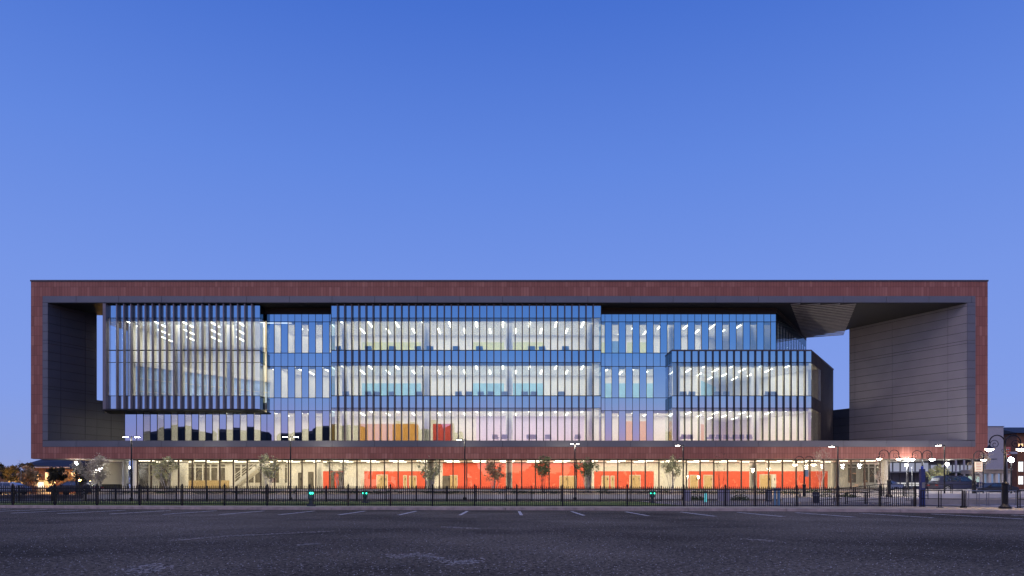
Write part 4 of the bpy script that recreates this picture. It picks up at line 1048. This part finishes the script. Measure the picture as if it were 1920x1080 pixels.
# ================================================================== CARS
M_tyre = mat('tyre', (.02,.02,.02), .9); M_rim = mat('alloy rim', (.5,.5,.52), .3, .8)
M_cglass = mirror('car glass', (.01,.012,.015), (.35,.38,.42), .3)
M_tail = mat('tail lamp red', (.35,.02,.02), .3)
M_head = mat('headlamp glass', (.6,.6,.62), .15, .3)
def car(px, Y, z0, label, paint, rz=0, suv=False, s=1.0, group='parked cars'):
    root = empty('parked_car', (X(px,Y),Y,z0), rz); tag(root, label, 'car', group)
    h2 = 1.66 if suv else 1.42
    if suv: body = [(-2.3,.35),(-2.3,.85),(-2.2,1.0),(-1.3,1.08),(1.9,1.10),(2.25,1.02),(2.3,.6),(2.25,.35)]; cab = [(-1.35,1.06),(-.7,1.58),(-.3,h2),(1.5,h2),(1.95,1.5),(2.18,1.06)]
    else: body = [(-2.35,.32),(-2.38,.62),(-2.25,.78),(-1.2,.93),(1.6,.98),(2.25,.93),(2.36,.62),(2.3,.32)]; cab = [(-1.25,.92),(-.45,1.36),(-.1,h2),(.75,h2),(1.15,1.34),(1.85,.97)]
    def hull(prof, w0, w1, zlo, zhi):
        m = MB(); n_ = len(prof)
        for sgn in (-1, 1):
            for x, z in prof:
                t = (z-zlo)/(zhi-zlo); m.v.append((x*s, sgn*(w0+(w1-w0)*t)*s, z*s))
        m.f.append(tuple(range(n_))); m.f.append(tuple(2*n_-1-i for i in range(n_)))
        for i in range(n_):
            j = (i+1)%n_; m.f.append((i,i+n_,j+n_,j))
        return m
    bd = hull(body, .90, .84, .3, 1.1).build('body', paint, root, bevel=.05)
    hull(cab, .80, .62, .92, h2).build('roof', paint, root, bevel=.04)
    # side glass, windscreen and rear window
    for sgn in (-1, 1):
        for xa_, xb_ in ((-.95,.05),(.12,1.0)) if not suv else ((-1.0,-.05),(.05,.95),(1.03,1.75)):
            lo = (.99 if not suv else 1.12); hi = h2-.10
            def yy(z): return sgn*(.80+(.62-.80)*(z-.92)/(h2-.92)+.012)
            xt0 = max(xa_, -.40 if not suv else -.5) if xa_ < -.5 else xa_; xt1 = min(xb_, .85 if not suv else 1.6)
            m = MB(); m.quad((xa_*s,yy(lo)*s,lo*s),(xb_*s,yy(lo)*s,lo*s),(xt1*s,yy(hi)*s,hi*s),(xt0*s,yy(hi)*s,hi*s)); m.build('side_window', M_cglass, root)
    for (xa_,za),(xb_,zb),nm in (((cab[0][0]+.08,cab[0][1]+.05),(cab[2][0]-.12,h2-.06),'windscreen'),((cab[5][0]-.05,cab[5][1]+.05),(cab[3][0]+.12,h2-.05),'rear_window')):
        o_ = -.03 if nm == 'windscreen' else .05
        m = MB(); m.quad(((xa_+o_)*s,-.70*s,za*s),((xa_+o_)*s,.70*s,za*s),((xb_+o_)*s,.56*s,zb*s),((xb_+o_)*s,-.56*s,zb*s)); m.build(nm, M_cglass, root)
    for wx in (-1.42, 1.42):
        for sgn in (-1, 1):
            m = MB(); n_ = 18; r_ = .36 if suv else .33
            for yy_ in (sgn*.72, sgn*.90):
                for k in range(n_): m.v.append(((wx+r_*math.cos(6.283*k/n_))*s, yy_*s+0, (r_+r_*math.sin(6.283*k/n_))*s))
            m.f += [tuple(range(n_)), tuple(2*n_-1-k for k in range(n_))]+[(k,k+n_,(k+1)%n_+n_,(k+1)%n_) for k in range(n_)]
            wl = m.build('wheel', M_tyre, root, bevel=.02)
            m = MB()
            for k in range(n_): m.v.append(((wx+.22*math.cos(6.283*k/n_))*s, sgn*.908*s, (r_+.22*math.sin(6.283*k/n_))*s))
            for k in range(7):
                a = 6.283*k/7; 
                m.bar(((wx)*s,sgn*.912*s,r_*s),((wx+.2*math.cos(a))*s,sgn*.912*s,(r_+.2*math.sin(a))*s),.025,n=4)
            for k in range(n_):
                a0_ = 6.283*k/n_; a1_ = 6.283*(k+1)/n_; 
                m.bar(((wx+.22*math.cos(a0_))*s,sgn*.91*s,(r_+.22*math.sin(a0_))*s),((wx+.22*math.cos(a1_))*s,sgn*.91*s,(r_+.22*math.sin(a1_))*s),.018,n=4)
            m.build('rim', M_rim, wl)
    for sgn in (-1, 1):
        MB().box(-2.37*s,-2.24*s,sgn*.62*s-.16,sgn*.62*s+.16,.60*s,.74*s).build('headlight', M_head, root); MB().box(2.24*s,2.37*s,sgn*.64*s-.16,sgn*.64*s+.16,.68*s,.84*s).build('tail_light', M_tail, root)
        MB().box(-.98*s,-.84*s,sgn*.86*s-.08,sgn*.86*s+.08,.98*s,1.1*s).build('wing_mirror', paint, root)
    return root
M_navy = mat('dark navy paint', (.012,.012,.03), .45, 0, .05)
M_blackp = mat('black car paint', (.02,.02,.025), .45, 0, .05)
M_silver = mat('silver car paint', (.25,.25,.30), .3, .5, .05, coat=1)
car(141, 68.2, .625, 'dark navy saloon parked under the brick overhang on the left', M_navy)
car(1792, 68.5, .9, 'dark blue-grey estate car with pale bonnet on the right plaza', mat('slate car paint', (.05,.05,.09), .4, .1, .05), rz=math.pi, suv=True)
car(1862, 66, .62, 'small black car in front of the cream pavilion', M_blackp, suv=False, s=.86)
car(1835, 80, .55, 'dark car half hidden behind the scroll lamp near the pavilion', M_blackp)
car(12, 78, .62, 'pale car at the left edge of the picture under the trees', M_silver)
car(1652, 84, .9, 'silver car seen below the brilliant white plaza lamp', M_silver)

# ================================================================== BACKGROUND BUILDINGS
M_slate = mat('slate roof', (.022,.022,.028), .6, 0, .2, 1)
M_brick = mat('old brick', (.28,.12,.06), .85, 0, .25, 1.5)
M_stone = mat('pale render', (.52,.50,.52), .8, 0, .06)
M_sandy = mat('sand stone', (.42,.34,.25), .8, 0, .12)
M_win = emit('lit window warm', (1,.62,.28), 1.6)
M_wwin = emit('lit window white', (.9,.92,.85), 1.5)
M_dim = mat('dim window', (.03,.03,.05), .2)
def part(name, mt, root, *bx): 
    m = MB()
    for b_ in bx: m.box(*b_)
    return m.build(name, mt, root)
def windows(root, rects, y, mt, fr=M_grey):
    for (xa_,xb_,za,zb) in rects:
        w_ = part('window', mt, root, (xa_,xb_,y-.05,y-.004,za,zb))
        part('frame', fr, w_, (xa_-.07,xb_+.07,y-.08,y-.052,zb,zb+.08),(xa_-.07,xb_+.07,y-.08,y-.052,za-.08,za),((xa_+xb_)/2-.04,(xa_+xb_)/2+.04,y-.08,y-.052,za,zb))
# old brick house on the left
HY = 104; root = empty('brick_house', (X(92,HY),HY,.5), absolute=True); tag(root, 'old brick house with a big slate roof behind the park trees on the left', 'house')
hx0, hx1 = X(47,HY), X(137,HY); ze = Z(877,HY); zr_ = Z(858.5,HY+5)
part('wall', M_brick, root, (hx0+.4,hx1-.3,HY,HY+10,.3,ze))
m = MB(); m.v += [(hx0,HY-.4,ze+.5),(hx1,HY-.4,ze-.1),(hx1+.0,HY+5,zr_),(hx0,HY+5,zr_),(hx1,HY+10.4,ze-.1),(hx0,HY+10.4,ze+.5),(hx0,HY-.4,ze+.3),(hx1,HY-.4,ze-.3),(hx1,HY+10.4,ze-.3),(hx0,HY+10.4,ze+.3)]
m.f += [(0,1,2,3),(3,2,4,5),(6,7,1,0),(1,7,8,4,2),(0,3,5,9,6),(4,8,9,5)]
rf = m.build('roof', M_slate, root)
part('chimney', M_brick, rf, (hx0-.4,hx0+.6,HY+4.5,HY+5.7,ze,zr_+.9),)
part('gutter', mat('pale gutter', (.45,.4,.4), .5), root, (hx0+.3,hx1-.3,HY-.46,HY-.402,ze-.05,ze+.12))
windows(root, [(hx0+1.2+i*1.9,hx0+2.1+i*1.9,Z(899,HY),Z(886,HY)) for i in range(4)], HY, M_win)
windows(root, [(X(66,HY),X(72,HY),Z(912,HY),Z(903,HY)),(X(124,HY),X(131,HY),Z(911,HY),Z(900,HY))], HY, M_win)
# little lit kiosk and long dark block beyond
KY = 96; root = empty('kiosk', (X(76,KY),KY,.5), absolute=True); tag(root, 'small brightly lit cream kiosk under the trees before the brick house', 'kiosk')
part('wall', M_cream, root, (X(70,KY),X(83,KY),KY,KY+2.4,.4,Z(901,KY))); part('roof', M_slate, root, (X(69,KY),X(84,KY),KY-.3,KY+2.7,Z(901,KY)+.002,Z(899.5,KY)))
windows(root, [(X(72,KY),X(76,KY),Z(914,KY),Z(904,KY)),(X(77.5,KY),X(81.5,KY),Z(914,KY),Z(904,KY))], KY, M_wwin)
EY = 128; root = empty('dark_block', (X(215,EY),EY,.4), absolute=True); tag(root, 'dark purple block with few windows seen under the overhang left of the lobby', 'building')
part('wall', mat('dusky purple wall', (.09,.065,.11), .8), root, (X(186,EY),X(262,EY),EY,EY+14,.3,Z(862,EY))); part('roof', M_slate, root, (X(185,EY),X(263,EY),EY-.2,EY+14.2,Z(862,EY)+.002,Z(860,EY)))
windows(root, [(X(194+i*9,EY),X(197.5+i*9,EY),Z(888,EY),Z(880,EY)) for i in range(5)], EY, M_dim); windows(root, [(X(219,EY),X(221,EY),Z(884,EY),Z(879,EY)),(X(205,EY),X(212,EY),Z(908,EY),Z(902,EY)),(X(222,EY),X(231,EY),Z(908,EY),Z(902,EY))], EY, M_win)
root = tag(MB().box(X(196,70),X(231,70),69.5,70.3,.6,Z(908,70)).build('clipped_hedge', M_lf5), 'dark clipped hedge left of the rounded glass corner', 'hedge')
# distant terraces along the far left
for i, (a_, b_, yt, Y, lb) in enumerate(((-120,-20,880,150,'far dark terrace beyond the left edge of the park'),(-10,30,893,140,'low far shop with a white lit front at the left edge'))):
    root = empty('far_shop', (X((a_+b_)/2,Y),Y,.4), absolute=True); tag(root, lb, 'building'); part('wall', M_brick, root, (X(a_,Y),X(b_,Y),Y,Y+9,.3,Z(yt,Y))); part('roof', M_slate, root, (X(a_,Y)-.3,X(b_,Y)+.3,Y-.3,Y+9.3,Z(yt,Y)+.002,Z(yt,Y)+.5))
    windows(root, [(X(a_+3+k*(b_-a_)/4,Y),X(a_+(b_-a_)/4-3+k*(b_-a_)/4,Y),Z(914,Y),Z(904,Y)) for k in range(4)], Y, M_wwin if i else M_win)

# right: glazed bus station behind the plaza
BY = 104; root = empty('bus_station', (X(1740,BY),BY,.5), absolute=True); tag(root, 'long low grey station with a glazed front under the right end of the frame', 'building')
part('wall', mat('grey cladding', (.22,.22,.26), .7), root, (X(1560,BY),X(1848,BY),BY,BY+14,.4,Z(863,BY)))
part('roof', M_grey, root, (X(1558,BY),X(1850,BY),BY-2.2,BY+14.5,Z(863,BY)+.002,Z(861,BY)))
part('canopy', M_grey, root, (X(1640,BY),X(1842,BY),BY-3.2,BY-.002,Z(887,BY),Z(885.6,BY)))
part('glazed_front', emit('pale green lit glazing', (.55,.75,.66), .6), root, (X(1742,BY),X(1838,BY),BY-.06,BY-.003,Z(904,BY),Z(893,BY)))
part('glazed_front', emit('white lit glazing', (.8,.78,.72), .8), root, (X(1640,BY),X(1725,BY),BY-.06,BY-.003,Z(911,BY),Z(905,BY)))
part('upper_glazing', emit('dim upper glazing', (.50,.52,.62), .5), root, (X(1655,BY),X(1740,BY),BY-.06,BY-.003,Z(884,BY),Z(868,BY)),(X(1742,BY),X(1838,BY),BY-.06,BY-.003,Z(884,BY),Z(872,BY)))
for px in range(1645, 1845, 14): part('mullion', M_grey, root, (X(px,BY)-.08,X(px,BY)+.08,BY-.16,BY-.062,.4,Z(866,BY)))
for px in (1768,1783,1799): part('canopy_column', M_stone, root, (X(px,BY)-.1,X(px,BY)+.1,BY-3.1,BY-2.9,.4,Z(864,BY)))
# white slab tower
WY = 120; root = empty('white_tower', (X(1866,WY),WY,.5), absolute=True); tag(root, 'plain white stair tower rising beside the right end of the frame', 'tower')
part('wall', M_stone, root, (X(1840,WY),X(1881.5,WY),WY,WY+8,.4,Z(800,WY))); part('coping', M_grey, root, (X(1840,WY)-.1,X(1881.5,WY)+.1,WY-.1,WY+8.1,Z(800,WY)+.002,Z(799,WY)))
# pavilion
PY = 82; root = empty('pavilion', (X(1866,PY),PY,.5), absolute=True); tag(root, 'cream colonnaded pavilion at the foot of the white tower', 'pavilion')
part('roof', M_sandy, root, (X(1839,PY),X(1893,PY),PY-.3,PY+3.6,Z(887.5,PY),Z(880.5,PY))); part('roof_edge', M_cream, root, (X(1838,PY),X(1894,PY),PY-.45,PY+3.8,Z(880.5,PY)+.002,Z(879.5,PY)))
for px in (1841,1854,1867,1879,1891): part('column', M_cream, root, (X(px,PY)-.16,X(px,PY)+.16,PY-.2,PY+.2,.4,Z(887.5,PY)-.002))
part('back_wall', emit('bluish lit glazing', (.35,.5,.7), .28), root, (X(1840,PY+3),X(1892,PY+3),PY+3,PY+3.1,.4,Z(888,PY+3)))
light(root, (0,1.2,3.0), 90, (1,.85,.6))
# slate-roofed blocks at the right edge
for i, (a_, b_, yt, Y, nw, lb) in enumerate(((1882,1910,824,134,3,'tan block with a flat slate eave between the white tower and the picture edge'),(1907,1990,812,126,6,'dark roofed brick block filling the right edge of the picture'))):
    root = empty('town_building', (X((a_+b_)/2,Y),Y,.4), absolute=True); tag(root, lb, 'building')
    zt = Z(yt,Y); part('wall', M_sandy if not i else M_brick, root, (X(a_,Y),X(b_,Y),Y,Y+12,.3,zt))
    m = MB(); x0_, x1_ = X(a_,Y)-.5, X(b_,Y)+.5; m.v += [(x0_,Y-.6,zt),(x1_,Y-.6,zt),(x1_,Y+6,zt+1.6),(x0_,Y+6,zt+1.6),(x1_,Y+12.6,zt),(x0_,Y+12.6,zt)]; m.f += [(0,1,2,3),(3,2,4,5),(0,3,5),(1,4,2),(0,5,4,1)]; m.build('roof', M_slate, root)
    for r_, (ya_, yb_) in enumerate(((846,832),(884,866),(908,893))):
        windows(root, [(X(a_+2.5+k*(b_-a_)/nw,Y),X(a_-3+(k+1)*(b_-a_)/nw,Y),Z(ya_,Y),Z(yb_,Y)) for k in range(nw)], Y, M_wwin if r_ else M_win, M_stone)
# signs near the pavilion
root = empty('notice_panel', (X(1835,60),60,.5)); tag(root, 'pale rectangular notice panel hanging beside the single-armed scroll lamp', 'sign')
SY = 60
p_ = MB().box(-.32,.32,-.03,.03,Z(884,SY)-.5,Z(866,SY)-.5).build('panel', emit('lit cream panel', (.9,.68,.48), .75), root)
m = MB()
for i in range(5): zz_ = Z(868.5+i*3,SY)-.5; m.box(-.24,.20-.06*(i%2),-.045,-.031,zz_-.02,zz_+.02)
m.build('lettering', mat('brown print', (.35,.2,.12), .7), p_); MB().bar((.40,0,-.02),(.40,0,Z(864,SY)-.5),.04).build('post', M_iron, root)
root = empty('red_sign', (X(1889,52),52,.4)); tag(root, 'red and white street sign stacked on a post behind the big scroll lamp', 'sign')
SY = 52
MB().bar((0,.05,-.02),(0,.05,Z(838,SY)-.4),.035).build('post', M_grey, root)
for ya_, yb_, mt_ in ((847,838,M_red),(857,848,M_red)):
    p_ = MB().box(-.22,.22,-.02,.02,Z(ya_,SY)-.4,Z(yb_,SY)-.4).build('sign_plate', mt_, root); cz = (Z(ya_,SY)+Z(yb_,SY))/2-.4
    MB().box(-.13,.13,-.033,-.021,cz-.04,cz+.04).box(-.2,.2,-.032,-.0215,cz+.12,cz+.14).build('marking', M_stone, p_)
MB().box(.1,.75,-.02,.02,Z(851,SY)-.4,Z(847,SY)-.4).build('sign_plate', M_stone, root)
globe(1896, 60, .5, 862, 'round white lantern hanging below the red sign', M_cool, 30, (1,.95,.85), .22)

# ================================================================== FURNITURE IN THE ROOMS
def lounge(name='lounge_chair'):
    root = empty(name, (0,0,0)); 
    MB().box(-.36,.36,-.34,.34,.30,.46).build('seat', M_blue, root, bevel=.03)
    m = MB(); m.v += [(-.36,.26,.46),(.36,.26,.46),(.33,.40,1.0),(-.33,.40,1.0),(-.36,.34,.44),(.36,.34,.44),(.33,.48,.98),(-.33,.48,.98)]
    m.f += [(0,1,2,3),(5,4,7,6),(0,4,5,1),(1,5,6,2),(2,6,7,3),(3,7,4,0)]; m.build('backrest', M_blue, root)
    for sgn in (-1, 1):
        MB().box(sgn*.36-.04,sgn*.36+.04,-.32,.34,.461,.64).build('armrest', M_blue, root, bevel=.02)
        for yy_ in (-.28, .28): MB().bar((sgn*.30,yy_,0),(sgn*.30,yy_,.30),.02).build('leg', M_grey, root)
    return root
spots = []
for px, rz in ((640,2.6),(693,3.0),(735,3.4),(787,2.8),(806,3.3),(856,3.1),(901,2.9),(996,3.2),(1020,2.6),(1060,3.1)): spots.append((px, 1.25, A0-.5, rz, 'top'))
for px, rz in ((651,3.0),(694,2.8),(704,3.5),(739,2.7),(786,3.1),(862,2.9),(878,3.3),(905,2.7),(919,3.4),(948,3.0),(986,2.8),(1000,3.3),(1052,3.1)): spots.append((px, 1.25, B0-.5, rz, 'middle'))
for px, rz in ((1280,3.0),(1294,3.3),(1346,2.8),(1358,3.3),(1437,3.2),(1451,2.8)): spots.append((px, 1.25, B0-.5, rz, 'upper right'))
for px, rz in ((1281,3.1),(1294,2.9),(1332,3.3),(1347,3.0),(1362,2.8),(1376,3.2),(1389,3.0),(1405,2.7)): spots.append((px, 1.25, C0+.05, rz, 'lower right'))
for px, rz in ((929,3.0),(945,3.3),(994,2.8),(1001,3.2),(1028,2.9),(1083,3.1)): spots.append((px, 1.25, C0+.05, rz, 'lower centre'))
rowname = {'top':'top storey of the central box','middle':'middle storey of the central box','upper right':'upper storey of the right box','lower right':'lower storey of the right box','lower centre':'lowest storey of the central box'}
proto = lounge(); cnt = {}
tot = {k: sum(1 for s_ in spots if s_[4] == k) for k in rowname}
ordn = ['leftmost','second','third','fourth','fifth','sixth','seventh','eighth','ninth','tenth','eleventh','twelfth','thirteenth']
for i, (px, d, z, rz, lv) in enumerate(spots):
    c = proto if i == 0 else copy_tree(proto)
    c.location = (xa(px,d), FY+d, z); c.rotation_euler = (0,0,rz)
    if lv.startswith('lower'): c.scale = (.8,.8,.62)
    k = cnt.get(lv, 0); cnt[lv] = k+1
    w_ = 'rightmost' if k == tot[lv]-1 else (ordn[k]+(' from the left' if k else ''))
    tag(c, f"{w_} blue chair in the {rowname[lv]}", 'chair', 'blue chairs behind the upper windows')

# ================================================================== BEHIND THE CAMERA (seen mirrored in the glass)
M_sil = mat('dusk roofs', (.02,.02,.026), .9)
def mirr(pxa, pxb, pya, pyb, dist, pts=None):
    Yb = -dist; path = 2*(FY+RP)+dist
    return X(pxa,1)*path, X(pxb,1)*path, EYE+(920-pya)/F*path, EYE+(920-pyb)/F*path, Yb
houses = [((268,300),(808,803)),((300,340),(799,798)),((340,384),(802,806)),((410,472),(800,803)),((472,492),(803,806)),((520,545),(812,813)),((545,582),(809,806)),((582,640),(801,800)),((640,676),(800,802)),((741,783),(791,792)),((783,800),(801,803)),((806,826),(791,793)),((826,846),(803,793)),((846,866),(811,812))]
for i, ((a_, b_), (ya_, yb_)) in enumerate(houses):
    x0_, x1_, z0_, z1_, Yb = mirr(a_, b_, ya_, yb_, 52+6*(i%3))
    root = empty('roadside_house', ((x0_+x1_)/2, Yb, 0), absolute=True); tag(root, f'{(["leftmost","second","third","fourth","fifth","sixth","seventh","eighth","ninth","tenth","eleventh","twelfth","thirteenth","rightmost"])[i]} dark building in the mirrored row'+('' if i in (0,13) else ', from the left'), 'building', 'dark buildings mirrored in the glass')
    part('wall', M_sil, root, (x0_,x1_,Yb-9,Yb,-.02,min(z0_,z1_)-.6))
    m = MB(); zm = min(z0_,z1_)-.6; m.v += [(x0_,Yb,zm),(x1_,Yb,zm),(x1_,Yb-9,zm),(x0_,Yb-9,zm),(x0_,Yb-2,z0_),(x1_,Yb-2,z1_),(x1_,Yb-7,z1_),(x0_,Yb-7,z0_)]
    m.f += [(0,1,5,4),(1,2,6,5),(2,3,7,6),(3,0,4,7),(4,5,6,7),(0,3,2,1)]; m.build('roof', M_sil, root)
# a belt of trees across the lot
random.seed(77); m = MB(); Yb = -70; path = 2*FY+70
prof = [(120,812),(180,820),(234,820),(256,815),(268,810),(290,806),(384,812),(396,816),(410,806),(440,806),(480,812),(490,821),(500,821),(512,818),(521,811),(528,813),(540,815),(548,812),(556,809),(566,813),(578,809),(600,808),(640,808),(676,809),(690,812),(700,815),(722,817),(741,810),(790,806),(846,812),(866,813),(884,815),(890,826),(896,872),(906,884),(925,888),(950,887),(972,886),(990,880),(998,868),(1006,872),(1012,884),(1040,888),(1060,886),(1080,876),(1110,868),(1140,873),(1180,868),(1240,872),(1300,866),(1400,870),(1500,862),(1600,868),(1800,860)]
def prof_z(px):
    for (a,ya_),(b_,yb_) in zip(prof, prof[1:]):
        if a <= px <= b_: return EYE+(920-(ya_+(yb_-ya_)*(px-a)/(b_-a)))/F*path
    return 6
for i in range(5200):
    px = random.uniform(120,1800); x = X(px,1)*path; zt = prof_z(px); z = random.uniform(.0,1)**.6*(zt-(2.6 if px < 890 else .5)); 
    s = min(1.0, max(.5, zt*.12)); y = Yb+random.uniform(-2.5,2.5)
    a = Vector((random.uniform(-1,1),random.uniform(-.4,.4),random.uniform(-1,1))).normalized(); b_ = a.cross(Vector((0,1,0))).normalized()
    m.quad(Vector((x,y,z))-a*s, Vector((x,y,z))-b_*s*.8, Vector((x,y,z))+a*s, Vector((x,y,z))+b_*s*.8)
tag(m.build('distant_wood', M_sil), 'dark belt of trees across the lot seen mirrored in the glass', 'trees', kind='stuff')
